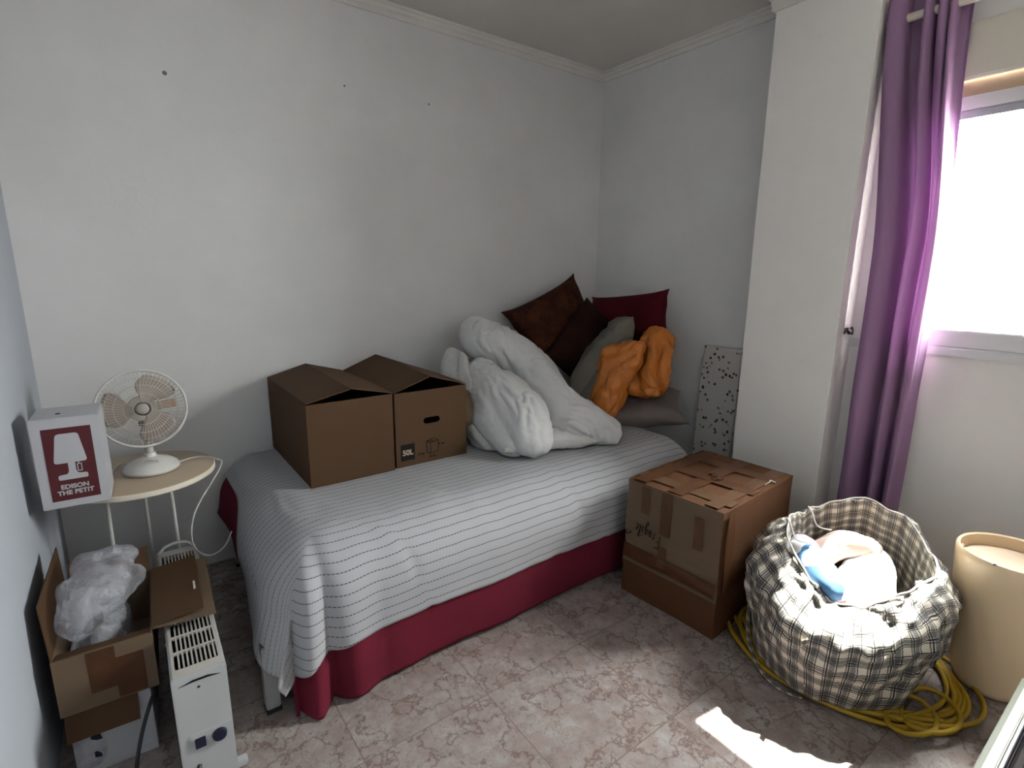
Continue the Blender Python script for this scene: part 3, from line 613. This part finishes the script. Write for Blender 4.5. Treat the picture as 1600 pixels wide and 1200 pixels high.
# ============================================================ OLD CARTON ON THE FLOOR
fb = thing('old_cardboard_box', 'worn taped carton marked Fragile standing on the floor at the foot of the bed', 'box', (1.79, 1.03, 0), math.radians(3.5))
W, D, Hh = .62, .46, .552      # local x = away from the marked side
def fbody():
    bm = bmesh.new(); N = 14
    def P(i, j, k): # crumpled belt low down
        x, y, z = W * i / N, D * j / N, Hh * k / N
        b = .006 * math.exp(-((z - .19 - .03 * math.sin(y * 9)) / .03) ** 2) + .006 * nz((x, y, z), 5, 2)
        cx, cy = x / W - .5, y / D - .5
        edge = 1
        return Vector((x + (b if i in (0, N) else 0) * (-1 if i == 0 else 1), y + (b if j in (0, N) else 0) * (-1 if j == 0 else 1), z + (.004 * nz((x, y, 0), 5, 8) if k == N else 0)))
    V = {}
    def v(i, j, k):
        if (i, j, k) not in V: V[i, j, k] = bm.verts.new(P(i, j, k))
        return V[i, j, k]
    uvf = []
    for a in range(N):
        for b in range(N):
            for q, mi in (([(0, a, b), (0, a, b + 1), (0, a + 1, b + 1), (0, a + 1, b)], 0), ([(N, a, b), (N, a + 1, b), (N, a + 1, b + 1), (N, a, b + 1)], 1), ([(a, 0, b), (a + 1, 0, b), (a + 1, 0, b + 1), (a, 0, b + 1)], 1), ([(a, N, b), (a, N, b + 1), (a + 1, N, b + 1), (a + 1, N, b)], 1), ([(a, b, 0), (a, b + 1, 0), (a + 1, b + 1, 0), (a + 1, b, 0)], 1), ([(a, b, N), (a + 1, b, N), (a + 1, b + 1, N), (a, b + 1, N)], 1)):
                f = bm.faces.new([v(*x) for x in q]); f.material_index = mi
                if mi == 0 and b < 4: f.material_index = 1
    return bm
obj('box_body', fbody(), [M['oldcard'], M['topcard']], fb)
def face_grid(lo, hi, zfun, m, name, axis='x'):
    """tape strip laid on the marked side (x=0) or on the top"""
    bm = bmesh.new(); N = 10; (a0, b0), (a1, b1) = lo, hi
    if axis == 'x': f = lambda a, b: (-.0135 + zfun(a, b), a, b)
    elif axis == 'z': f = lambda a, b: (a, b, Hh + .006 + zfun(a, b))
    elif axis == 'y': f = lambda a, b: (a, -.014 + zfun(a, b), b)
    V = [[bm.verts.new(f(a0 + (a1 - a0) * i / N, b0 + (b1 - b0) * j / N)) for j in range(N + 1)] for i in range(N + 1)]
    for i in range(N):
        for j in range(N): bm.faces.new((V[i][j], V[i + 1][j], V[i + 1][j + 1], V[i][j + 1]))
    o = obj(name, bm, m, fb); s = o.modifiers.new('t', 'SOLIDIFY'); s.thickness = .0008; return o
zx = lambda a, b: -.010 * math.exp(-((b - .19 - .03 * math.sin(a * 9)) / .03) ** 2) + .006
z0 = lambda a, b: 0
for y0, y1, zlo, zhi in ((.335, .375, .42, .545), (.225, .275, .355, .545), (.235, .275, .20, .30), (.075, .115, .36, .50)):
    face_grid((y0, zlo), (y1, zhi), zx, M['tape2'], 'tape_strip')
face_grid((.002, .185), (.458, .245), zx, M['tape'], 'tape_strip')
for a, b, kind in (((.01, .19), (.61, .26), 'tape'), ((.01, .03), (.61, .09), 'tape2'), ((.01, .37), (.61, .43), 'tape'), ((.06, .005), (.13, .455), 'tape2'), ((.24, .005), (.31, .455), 'tape'), ((.44, .005), (.51, .455), 'tape')):
    o = face_grid(a, b, (lambda A: (lambda a, b: A))(random.uniform(0, .0015)), M[kind], 'tape_strip', 'z')
face_grid((.02, .2), (.07, .545), z0, M['tape'], 'tape_strip', 'y')
# handwriting, upside down: local x of writing runs from right to left
def handw(name, S_, o, ux, uy, sc, m, parent, w=.0022):
    bm = bmesh.new(); mt = frame(o, ux, uy)
    for line in S_:
        P = spline([(x * (sc if not isinstance(sc, tuple) else sc[0]), y * (sc if not isinstance(sc, tuple) else sc[1]), .0012) for x, y in line], 5); tube(bm, [mt @ p for p in P], w, 5)
    return obj(name, bm, m, parent)
FR = [[(0, 0), (.05, .5), (.1, 1.15)], [(-.05, 1.2), (.2, 1.22), (.75, 1.3)], [(.0, .62), (.5, .68)],
      [(.95, .0), (1.0, .35), (1.0, .55), (1.1, .6), (1.25, .6)],
      [(1.75, .55), (1.5, .5), (1.45, .15), (1.6, .02), (1.75, .2), (1.8, .5), (1.82, .1), (1.9, .02)],
      [(2.45, .5), (2.2, .5), (2.12, .2), (2.3, .05), (2.45, .3), (2.47, .55), (2.45, -.3), (2.3, -.65), (2.1, -.5), (2.4, -.15), (2.65, .05)],
      [(2.95, .5), (2.92, .05), (3.0, .0)], [(2.98, .8), (3.03, .86)],
      [(3.3, .1), (3.5, .7), (3.5, 1.1), (3.38, 1.0), (3.36, .3), (3.45, .02), (3.6, .05)],
      [(3.7, .28), (3.95, .32), (3.95, .5), (3.8, .5), (3.75, .2), (3.85, .0), (4.1, .05)]]
tx = handw('handwriting', FR, (-.0115, .265, .350), (0, 1, .12), (0, .12, -1), (.031, .052), M['ink'], fb, .0017)
tx['label'] = 'Fragile written upside down in black marker'
handw('arrow_mark', [[(0, 0), (.5, .5), (1, .6)], [(.5, .6), (1, .6), (.8, 0)], [(0, 0), (.3, .2), (.0, .3)]], (-.0115, .418, .315), (0, 1, 0), (0, 0, -1), .03, M['ink'], fb, .0017)
handw('handwriting', [[(0, 0), (.0, 1), (.7, 1.1)], [(0, .5), (.5, .5)], [(.9, 0), (.95, .6), (1.3, .6)], [(1.6, .1), (1.7, .6), (1.9, .1), (1.6, .1)]], (.30, .17, Hh + .0085), (.3, .95, 0), (-.95, .3, 0), .04, M['dbrown'], fb, .0013)
obj('string_end', tube(bmesh.new(), spline([(.40, .03, Hh + .004), (.42, .02, Hh + .016), (.45, .03, Hh + .012), (.46, .01, Hh + .006)], 6), .002, 6), M['piping'], fb)

# ============================================================ CHECKED BAG
BC = Vector((2.06, .69, 0))
def ringpt(th, lev):
    """levels 0..1 outer wall from base to rim, 1..2 folded inside"""
    c, s = math.cos(th), math.sin(th)
    back = .5 + .5 * math.cos(th - math.radians(25))          # 1 on the side away from the camera
    front = max(0, math.cos(th - math.radians(215))) ** 2
    left = max(0, math.cos(th - math.radians(120))) ** 2
    rimz = .385 + .135 * back + .020 * math.sin(3 * th + 1) + .022 * nz((c * 2, s * 2, 9), 1.4, 30) + .03 * left - .02 * front
    rx, ry = .375, .315
    kr = .80 - .16 * front - .10 * left + .05 * nz((c * 2, s * 2, 5), 1.6, 36)      # how far out the rim lies
    if lev <= 1:
        z = .03 + (rimz - .03) * math.sin(lev * PI / 2) ** .95
        belly = .80 + .25 * math.sin(min(1, lev * 1.7) * PI / 2)
        q = max(0, (lev - .45) / .55); q = q * q * (3 - 2 * q)
        w = .030 * nz((c * 1.5, s * 1.5, lev * 1.5), 2.2, 31) + .02 * nz((c * 3, s * 3, lev * 4), 2, 33)
        ridge = .035 * (.4 - abs(nz((c * 2.2, s * 2.2, lev * 2.6 + c), 2, 37)) * 3) + .022 * (.3 - abs(nz((c * 4, s * 4, lev * 6), 2, 39)) * 3)
        k = belly * (1 - q) + (kr + .03) * q + w * 1.6 + ridge * min(1, lev * 3)
        z += .02 * nz((c * 3, s * 3, lev * 3), 2, 38) * lev
    else:
        q = lev - 1
        z = rimz + .020 * math.sin(min(1, q * 3) * PI) - .24 * q ** 1.2 + .02 * nz((c * 3, s * 3, 3), 2, 38) * (1 - q)
        k = kr - .06 * q + .03 * nz((c * 2, s * 2, q), 3, 35) * min(1, q * 4) - .02 * math.sin(q * PI)
    sh = .05 * lev if lev <= 1 else .05
    return Vector((BC.x + sh + rx * k * c, BC.y + ry * k * s, z))
bag = thing('checked_bag', 'big open black and white checked bag stuffed with clothes on the floor', 'bag', (BC.x, BC.y, .0))
def bagf(a, b): return ringpt(a * 2 * PI, b * 2) - Vector((BC.x, BC.y, 0))
body = grid(bagf, 128, 64, M['plaid'], 'bag_body', bag, uvfn=lambda a, b: (a * 2.5, b * 1.15), thick=.003)
bm = bmesh.new(); V = [bm.verts.new(bagf(i / 48, 0)) for i in range(48)]; bm.faces.new(V[::-1]); obj('bag_base', bm, M['plaid'], bag)
P = [bagf(i / 40, .51) + Vector((0, 0, .004)) for i in range(40)]
obj('rim_piping', tube(bmesh.new(), spline(P, 3, True), .0035, 6, True), M['piping'], bag, smooth=1)
def strap(name, pts, wd, m, parent=bag, k=8):
    P = spline(pts, k); bm = bmesh.new(); prev = None; R = []
    for i, p in enumerate(P):
        d = (P[min(i + 1, len(P) - 1)] - P[max(i - 1, 0)]).normalized(); s = Vector((d.y, -d.x, .35)).normalized() * wd / 2
        R.append((bm.verts.new(p - s), bm.verts.new(p + s)))
    uvl = bm.loops.layers.uv.new('UVMap')
    for i, (A, B) in enumerate(zip(R, R[1:])):
        f = bm.faces.new((A[0], B[0], B[1], A[1]))
        for l, c in zip(f.loops, ((i * .02, 0), (i * .02 + .02, 0), (i * .02 + .02, .08), (i * .02, .08))): l[uvl].uv = c
    o = obj(name, bm, m, parent); s = o.modifiers.new('t', 'SOLIDIFY'); s.thickness = .004; return o
B0 = Vector((BC.x, BC.y, 0))
strap('handle', [Vector(p) - B0 for p in ((1.947, 0.961, 0.250), (1.902, 0.951, 0.200), (1.863, 0.929, 0.100), (1.826, 0.891, 0.040), (1.766, 0.808, 0.012), (1.738, 0.722, 0.012), (1.762, 0.656, 0.012))], .014, M['plaid'])
strap('tie_end', [Vector(p) - B0 for p in ((1.694, 0.650, 0.280), (1.733, 0.663, 0.200), (1.751, 0.664, 0.120), (1.754, 0.652, 0.050))], .022, M['plaid'])
strap('side_seam', [Vector(p) - B0 for p in ((1.839, 0.514, 0.300), (1.900, 0.476, 0.200), (1.949, 0.467, 0.120), (1.947, 0.444, 0.050))], .012, M['piping'])
for a in (.19, .31):
    p = bagf(a, .5); obj('cord_loop', tube(bmesh.new(), spline([p, p + Vector((-.02, 0, .03)), p + Vector((-.05, -.03, .02)), p + Vector((-.06, -.06, -.02)), p + Vector((-.03, -.10, -.03))], 6), .003, 6), M['piping'], bag, smooth=1)
g = puff('white_cloth', [([(2.02, .63, .31), (2.12, .64, .35), (2.24, .66, .35)], [(.09, .09, .07), (.11, .10, .07), (.09, .09, .07)]), ([(2.0, .60, .28), (2.1, .60, .28)], [.09, .09])], M['whitec'], wr=.016, wdir=(.6, .6, .2), seed=41)
tag(g, 'sunlit white cloth heaped in the middle of the checked bag', 'cloth')
g = puff('pink_cloth', [([(2.10, .79, .38), (2.19, .75, .42), (2.26, .70, .40)], [(.06, .06, .05), (.075, .07, .05), (.06, .06, .05)])], M['pinkc'], wr=.013, wdir=(.6, -.6, .2), seed=43)
tag(g, 'pale pink garment folded at the back inside the checked bag', 'cloth')
g = puff('patterned_cloth', [([(2.04, .84, .41), (1.97, .77, .40), (1.93, .69, .37)], [(.06, .06, .06), (.07, .07, .065), (.07, .07, .055)])], M['printc'], wr=.012, wdir=(.1, .9, .2), seed=45)
tag(g, 'blue and pink patterned cloth at the left inside the checked bag', 'cloth')
g = puff('dark_void_fill', [([(2.20, .82, .30), (2.28, .76, .30), (2.31, .66, .30)], [(.05, .05, .06), (.05, .06, .06), (.05, .05, .06)])], M['voidc'], wr=.012, seed=47)  # dark lump stands in for the shaded void inside the bag
tag(g, 'dark brown cloth deep at the back of the checked bag', 'cloth')

# ------------------------------------------------------------ cable coil
pts = []
random.seed(3)
for L in range(7):
    ra, rb = random.uniform(.345, .43), random.uniform(.255, .35); cx, cy = 2.13 + random.uniform(-.03, .03), .70 + random.uniform(-.045, .03); ph = random.uniform(-.1, .1)
    for k in range(12):
        a = 2 * PI * k / 12 + .3; x, y = rb * math.cos(a), ra * math.sin(a)
        pts.append((cx + x * math.cos(ph) - y * math.sin(ph), cy + x * math.sin(ph) + y * math.cos(ph), .011 + .0035 * (L % 3) + .009 * abs(math.sin(k * 1.9 + L))))
coil = thing('cable_coil', 'coil of thick yellow cable on the tiles under the checked bag', 'cable', (2.13, .68, 0))
obj('loops', tube(bmesh.new(), spline([Vector(p) - Vector((2.13, .68, 0)) for p in pts], 6), .0085, 8), M['rope'], coil, smooth=1)
for r, cx, cy in ((.085, 1.955, .40), (.10, 2.03, .37)):
    obj('loops', tube(bmesh.new(), spline([(cx - 2.13 + r * 1.2 * math.cos(a), cy - .68 + r * .75 * math.sin(a), .032 + .008 * math.sin(a * 2)) for a in [2 * PI * i / 10 for i in range(10)]], 6, True), .0085, 8, True), M['rope'], coil, smooth=1)

# ============================================================ BIN
bn = thing('waste_bin', 'tall tapering cream plastic bin by the window wall, right of the checked bag', 'bin', (2.40, .30, 0))
obj('bin_body', lathe([(0, .0), (.088, .0), (.100, .008), (.108, .03), (.130, .16), (.146, .30), (.155, .42), (.160, .495), (.160, .512), (.155, .520), (.148, .516), (.146, .500), (.140, .38), (0, .37)], 56), M['cream'], bn, smooth=.9)
ld = obj('lid', lathe([(0, .478), (.12, .479), (.138, .476), (.1440, .474), (.1440, .466), (0, .464)], 56), M['lid'], bn, smooth=.7)
obj('latch', box((-.012, .138, .476), (.012, .150, .492)), M['lid'], bn, bevel=.003)
obj('chip', box((-.155, .02, .508), (-.148, .028, .5205)), M['blackm'], bn)

# ============================================================ LEANING PANEL (bottom right)
lp = thing('leaning_panel', 'white-edged panel with black stripes, standing at the lower right corner', 'panel', (1.25, .150, 0), 0)
X = .83
obj('edge_frame', box((0, -.002, 0), (X, .020, .30)), M['creamm'], lp, bevel=.003)
obj('back_rail', box((.01, .020, .05), (X - .01, .036, .275)), M['greenm'], lp, bevel=.003)
obj('face_panel', box((.005, -.010, .0), (X - .005, -.002, .292)), M['paleg'], lp)
obj('dark_stripe', box((.008, -.0125, .262), (X - .008, -.0098, .272)), M['navy'], lp)
obj('dark_stripe', box((.008, -.0125, .17), (X - .008, -.0098, .225)), M['navy'], lp)

# ============================================================ SIDE TABLE, FAN, LAMP CARTON
TC = (.0, 2.36)
tb = thing('side_table', 'small round side table with a pale wood top and thin white legs', 'table', (TC[0], TC[1], 0))
obj('tabletop', lathe([(0, .684), (.236, .684), (.242, .69), (.242, .702), (.238, .704), (0, .704)], 64), M['top'], tb, smooth=.6)
obj('edge_band', lathe([(.241, .683), (.246, .686), (.246, .701), (.2425, .7045), (.2415, .7045), (.2415, .684)], 64), M['edge'], tb, smooth=.9)
for k, (x, y) in enumerate(((-.12, -.05), (.09, -.02), (.0, .17))):
    obj('leg', tube(bmesh.new(), spline([(x * .9, y * .9, .684), (x * .95, y, .55), (x * .96, y, .3), (x * 1.0, y * 1.1, .008)], 4), .0065, 10), M['wire'], tb, smooth=1)
    obj('fixing_plate', lathe([(0, .678), (.02, .678), (.02, .684), (0, .684)], 16, Matrix.Translation((x * .9, y * .9, 0))), M['wire'], tb, smooth=.8)

fan = thing('desk_fan', 'white desk fan with a round wire cage on the side table', 'fan', (.035, 2.36, .704))
obj('base', lathe([(0, 0), (.082, 0), (.092, .005), (.093, .012), (.086, .024), (.066, .038), (.040, .048), (.022, .056), (.018, .07), (0, .07)], 48), M['whitep'], fan, smooth=.6)
pn = obj('button_panel', box((-.024, -.058, .036), (.024, -.040, .046), Matrix.Rotation(-.25, 4, 'X') @ Matrix.Translation((0, -.006, -.012))), M['oldwhite'], fan, bevel=.002)
for k in range(4): obj('button', box((-.020 + .0105 * k, -.061, .046), (-.0125 + .0105 * k, -.050, .0515), Matrix.Rotation(-.25, 4, 'X') @ Matrix.Translation((0, -.004, -.013))), M['motor'], pn, bevel=.001)
obj('neck', tube(bmesh.new(), spline([(0, .0, .06), (0, .012, .11), (0, .035, .17), (0, .045, .22)], 6), lambda t: .014 - .003 * t, 14), M['oldwhite'], fan, smooth=1)
HM = Matrix.Translation((-.004, -.005, .243)) @ Matrix.Rotation(math.radians(2), 4, 'Z') @ Matrix.Rotation(math.radians(80), 4, 'X')   # local +z faces the viewer
RF = .142
obj('motor', lathe([(0, -.095), (.03, -.092), (.045, -.075), (.048, -.03), (.045, -.02), (0, -.018)], 28, HM), M['motor'], fan, smooth=.7)
def cage(name, sgn, depth, nrad, mm):
    bm = bmesh.new()
    for k in range(nrad):
        a = 2 * PI * k / nrad; tw = .22 * sgn
        P = [HM @ Vector((r * math.cos(a + tw * (1 - r / RF)), r * math.sin(a + tw * (1 - r / RF)), sgn * depth * (1 - (r / RF) ** 4))) for r in (.028, .055, .08, .105, .125, RF)]
        tube(bm, P, .00075, 4)
    for r in (.028, .058, .088, .115): tube(bm, [HM @ Vector((r * math.cos(2 * PI * k / 40), r * math.sin(2 * PI * k / 40), sgn * depth * (1 - (r / RF) ** 4))) for k in range(40)], .0009, 4, True)
    return obj(name, bm, mm, fan)
cage('front_cage', 1, .030, 60, M['grillew']); cage('rear_cage', -1, .038, 60, M['grillew'])
obj('cage_rim', tube(bmesh.new(), [HM @ Vector((RF * math.cos(2 * PI * k / 64), RF * math.sin(2 * PI * k / 64), 0)) for k in range(64)], .0048, 8, True), M['wire'], fan, smooth=1)
obj('hub', lathe([(0, .022), (.014, .021), (.022, .012), (.023, -.012), (0, -.014)], 28, HM), M['motor'], fan, smooth=.7)
obj('centre_badge', lathe([(0, .0325), (.016, .0315), (.019, .029), (.019, .026), (0, .026)], 28, HM), M['motor'], fan, smooth=.7)
for k in range(3):
    bm = bmesh.new(); a0 = math.radians(68 + 120 * k); V = []
    for i in range(9):
        t = i / 8; r = .018 + .108 * t; wd = 1.25 * (.35 + .65 * math.sin(min(1, t * 1.25) * PI * .55)) * (1 - .35 * t ** 4)
        V.append([bm.verts.new(HM @ Vector((r * math.cos(a0 + s * wd - .25 * t), r * math.sin(a0 + s * wd - .25 * t), -.004 + s * .018))) for s in [-.6 + 1.2 * j / 8 for j in range(9)]])
    for i in range(8):
        for j in range(8): bm.faces.new((V[i][j], V[i + 1][j], V[i + 1][j + 1], V[i][j + 1]))
    o = obj('blade', bm, M['blade'], fan, smooth=3); s = o.modifiers.new('t', 'SOLIDIFY'); s.thickness = .0015
st = obj('sticker', box((.045, -.012, .024), (.105, .020, .0255), HM @ Matrix.Rotation(.05, 4, 'Z')), M['sticker'], fan); st['label'] = 'tan paper tag on the cage'
obj('clip', box((-.02, -.062, .026), (-.002, -.044, .0275), HM), M['blackm'], fan)
cb = tubeobj('power_cord', [(.09, .02, .006), (.16, .03, .01), (.214, -.03, .006), (.224, -.055, -.02), (0.111, -0.160, -0.144), (0.092, -0.160, -0.271), (0.136, -0.160, -0.333), (0.193, -0.160, -0.316), (0.225, -0.160, -0.258)], .0028, M['wire'], fan, k=6, seg=6)
tubeobj('plug_lead', [(-.08, .0, .006), (-.065, .09, .006), (-.10, .12, .006), (-.125, .03, .006), (-.128, -.02, .01)], .0028, M['wire'], fan, seg=6)

lx = thing('lamp_carton', 'white lamp carton with a lamp drawing on dark red, left on the side table', 'box', (-.262, 2.118, .7065), math.radians(-2.5))
w, d, h = .172, .175, .293
obj('carton_body', box((0, 0, 0), (w, d, h)), M['boxw'], lx, bevel=.0015)
obj('top_flap', box((.003, -.001, h), (w - .003, d - .004, h + .002)), M['boxw'], lx)
obj('flap_tab', poly([(.055, -.012), (.105, -.012), (.099, .0), (.061, .0)], .001, frame((0, -.0006, h), (1, 0, 0), (0, 0, 1))), M['boxw'], lx)
obj('top_mark', box((.060, .055, h + .002), (.072, .07, h + .0026)), M['ink'], lx)
F = frame((0, -.0004, 0), (1, 0, 0), (0, 0, 1))
pr = obj('red_print', poly([(.026, .024), (.148, .024), (.148, .262), (.026, .262)], .0005, F), M['maroon'], lx)
F2 = frame((.088, -.0012, 0), (1, 0, 0), (0, 0, 1))
def rounded(pts, r=.004, n=4):
    out = []; m_ = len(pts)
    for i in range(m_):
        p, a, b = Vector((*pts[i], 0)), Vector((*pts[i - 1], 0)), Vector((*pts[(i + 1) % m_], 0)); u = (a - p).normalized(); v = (b - p).normalized()
        rr = min(r, (a - p).length * .45, (b - p).length * .45); s, e = p + u * rr, p + v * rr
        for k in range(n + 1): t = k / n; q = s * (1 - t) ** 2 + p * 2 * t * (1 - t) + e * t * t; out.append((q.x, q.y))
    return out
obj('lamp_shade_print', poly(rounded([(-.044, .147), (.040, .147), (.026, .243), (-.030, .243)], .010), .0004, F2), M['boxw'], pr)
obj('lamp_stand_print', poly(rounded([(-.038, .092), (.036, .092), (.036, .108), (.012, .110), (.008, .120), (.008, .149), (-.010, .149), (-.010, .120), (-.014, .110), (-.038, .108)], .005), .0004, F2), M['boxw'], pr)
bm = bmesh.new(); strokes(bm, [((.017, .148), (.017, .140)), ((.012, .140), (.024, .140)), ((.012, .117), (.024, .117)), ((.013, .140), (.013, .117)), ((.023, .140), (.023, .117))], F2, .0022); obj('pull_switch_print', bm, M['boxw'], pr)
text('lettering', 'EDISON\nTHE PETIT', .0200, M['boxw'], frame((.087, -.0013, .062), (1, 0, 0), (0, 0, 1)), pr, bold=.0007)

# ============================================================ FLOOR STACK AT THE LEFT WALL
wb = thing('white_carton', 'white carton with a grey photo print on the floor under the open carton', 'box', (-.250, 1.765, 0), math.radians(-3))
obj('carton_body', box((0, 0, 0), (.195, .36, .222)), M['boxw'], wb, bevel=.0015)
F = frame((0, -.0004, 0), (1, 0, 0), (0, 0, 1))
obj('photo_print', poly([(.0, .03), (.02, .022), (.05, .02), (.068, .04), (.076, .07), (.074, .11), (.058, .145), (.02, .145), (.0, .14)], .0005, F), M['photo'], wb)
obj('photo_print', poly([(.04, .115), (.055, .105), (.068, .105), (.062, .13), (.045, .14)], .0007, F), M['navy'], wb)
obj('photo_print', poly([(.044, .05), (.060, .046), (.060, .058), (.050, .070), (.044, .068)], .0007, F), M['navy'], wb)
obj('grey_square', poly([(.160, .022), (.183, .022), (.183, .052), (.160, .052)], .0005, F), M['photo'], wb)
obj('hanging_flap', slab(bmesh.new(), (-.005, -.004, .224), (.165, -.004, .224), (0, -.03, -.075), .003), M['card'], wb)

ob = thing('open_carton', 'open beige carton with crossed brown tape, holding a plastic bag', 'box', (-.262, 1.75, .2245), math.radians(-2.5))
w, d, h = .232, .40, .178
obj('box_body', open_box(w, d, h), M['oldcard'], ob)
obj('left_flap', slab(bmesh.new(), (-.001, .01, h), (-.001, d - .01, h), (-.012, .03, .155), .003), M['card'], ob)
obj('back_flap', slab(bmesh.new(), (.004, d - .003, h), (w - .004, d - .003, h), (.0, .06, .07), .003), M['card'], ob)
obj('right_flap', slab(bmesh.new(), (w + .001, .02, h + .010), (w + .001, d - .01, h + .010), (.135, -.01, .018), .003), M['card'], ob)
obj('right_flap', slab(bmesh.new(), (w + .002, .015, h + .004), (w + .002, d - .0, h + .004), (.165, -.035, .012), .003), M['oldcard'], ob)
obj('front_flap', slab(bmesh.new(), (.006, .006, h - .002), (w - .006, .006, h - .002), (0, .045, -.012), .003), M['card'], ob)
F = frame((0, -.0004, 0), (1, 0, 0), (0, 0, 1))
obj('tape_strip', poly([(.075, .045), (.14, .045), (.14, .175), (.075, .175)], .0006, F), M['tape'], ob)
obj('tape_strip', poly([(.135, .005), (.205, .005), (.205, .135), (.135, .135)], .0009, F), M['tape'], ob)
obj('foil_scrap', box((w + .118, .14, h + .024), (w + .124, .18, h + .034)), M['whitep'], ob)
pb = puff('plastic_bag', [([(-.20, 1.86, .45), (-.15, 1.92, .50), (-.09, 1.98, .48)], [(.05, .08, .05), (.09, .11, .075), (.06, .08, .06)]), ([(-.15, 2.04, .50), (-.10, 2.06, .515)], [(.07, .05, .06), (.05, .04, .05)]), ([(-.16, 1.9, .33), (-.13, 1.98, .33)], [(.07, .1, .09), (.07, .1, .09)])], M['film'], voxel=.009, smooth=3, wr=.022, wdir=(.2, .5, .8), wscale=9, stretch=.6, seed=51)
tag(pb, 'crumpled translucent white plastic bag stuffed in the open carton', 'plastic bag')

# ------------------------------------------------------------ heater
ht = thing('convector_heater', 'long white convector heater with a slotted top between cartons and bed', 'heater', (-.004, 1.50, 0), math.radians(-1))
w, L, h = .132, .80, .385
bm = bmesh.new(); bx(bm, (0, 0, .02), (w, .012, h)); bx(bm, (0, L - .012, .02), (w, L, h)); bx(bm, (0, .012, .02), (.008, L - .012, h - .004)); bx(bm, (w - .008, .012, .02), (w, L - .012, h - .004)); bx(bm, (.008, .012, .02), (w - .008, L - .012, .03))
obj('casing', bm, M['heater'], ht, bevel=.002)
bm = bmesh.new(); nb = 9; y0, y1 = .045, L - .045; st = (y1 - y0) / nb
bx(bm, (.006, .010, h - .006), (w - .006, y0, h + .001)); bx(bm, (.006, y1, h - .006), (w - .006, L - .01, h + .001)); bx(bm, (.006, y0, h - .006), (.014, y1, h + .001)); bx(bm, (w - .014, y0, h - .006), (w - .006, y1, h + .001))
for k in range(1, nb): bx(bm, (.014, y0 + k * st - .005, h - .006), (w - .014, y0 + k * st + .005, h + .001))
for k in range(nb):
    for q in range(9): x = .014 + (w - .028) * (q + .78) / 9.6; bx(bm, (x, y0 + k * st + .004, h - .006), (x + .0045, y0 + (k + 1) * st - .004, h + .0005))
obj('top_grille', bm, M['oldwhite'], ht)
obj('heating_core', box((.02, .02, .06), (w - .02, L - .02, h - .03)), M['dark'], ht)
obj('handle_recess_shade', poly([(.016, 0), (.05, .009), (.085, .009), (.116, 0), (.085, .003), (.05, .003)], .0012, frame((0, -.0006, h - .022), (1, 0, 0), (0, 0, 1))), M['dark'], ht)  # flat dark strip painted as the shade of a recess
obj('screw', lathe([(0, .002), (.003, .0015), (.0035, 0), (0, 0)], 12, frame((.062, 0, h - .040), (1, 0, 0), (0, 0, 1))), M['blackm'], ht)
obj('carry_handle', tube(bmesh.new(), spline([(.008, L - .006, h), (.03, L, h + .018), (.066, L + .002, h + .024), (.102, L, h + .018), (w - .008, L - .006, h)], 6), .006, 8), M['heater'], ht, smooth=1)
cp = obj('control_plate', box((.026, -.003, .148), (w - .004, 0, .205)), M['heater'], ht, bevel=.001)
obj('rocker_switch', box((.036, -.007, .158), (.062, -.003, .190)), M['navy'], cp, bevel=.001)
obj('dial', lathe([(0, .010), (.017, .009), (.019, 0), (0, 0)], 28, frame((.096, -.003, .176), (1, 0, 0), (0, 0, 1))), M['navy'], cp, smooth=.7)
obj('foot', box((-.015, .03, 0), (w + .03, .06, .02)), M['heater'], ht, bevel=.004)
obj('foot', box((-.015, L - .06, 0), (w + .03, L - .03, .02)), M['heater'], ht, bevel=.004)
obj('cord_grip', tube(bmesh.new(), [(.040, .002, .100), (.036, -.014, .090), (.022, -.040, .070)], .006, 8), M['blackc'], ht, smooth=1)

kb = tubeobj('black_cord', [(-.045, 1.70, .232), (-.060, 1.66, .225), (-.085, 1.63, .17), (-.105, 1.61, .10), (-.115, 1.60, .04), (-.112, 1.57, .012), (-.10, 1.45, .009), (-.06, 1.30, .009)], .0055, M['blackc'])
tag(kb, 'thick black cord hanging in front of the white carton', 'cord')
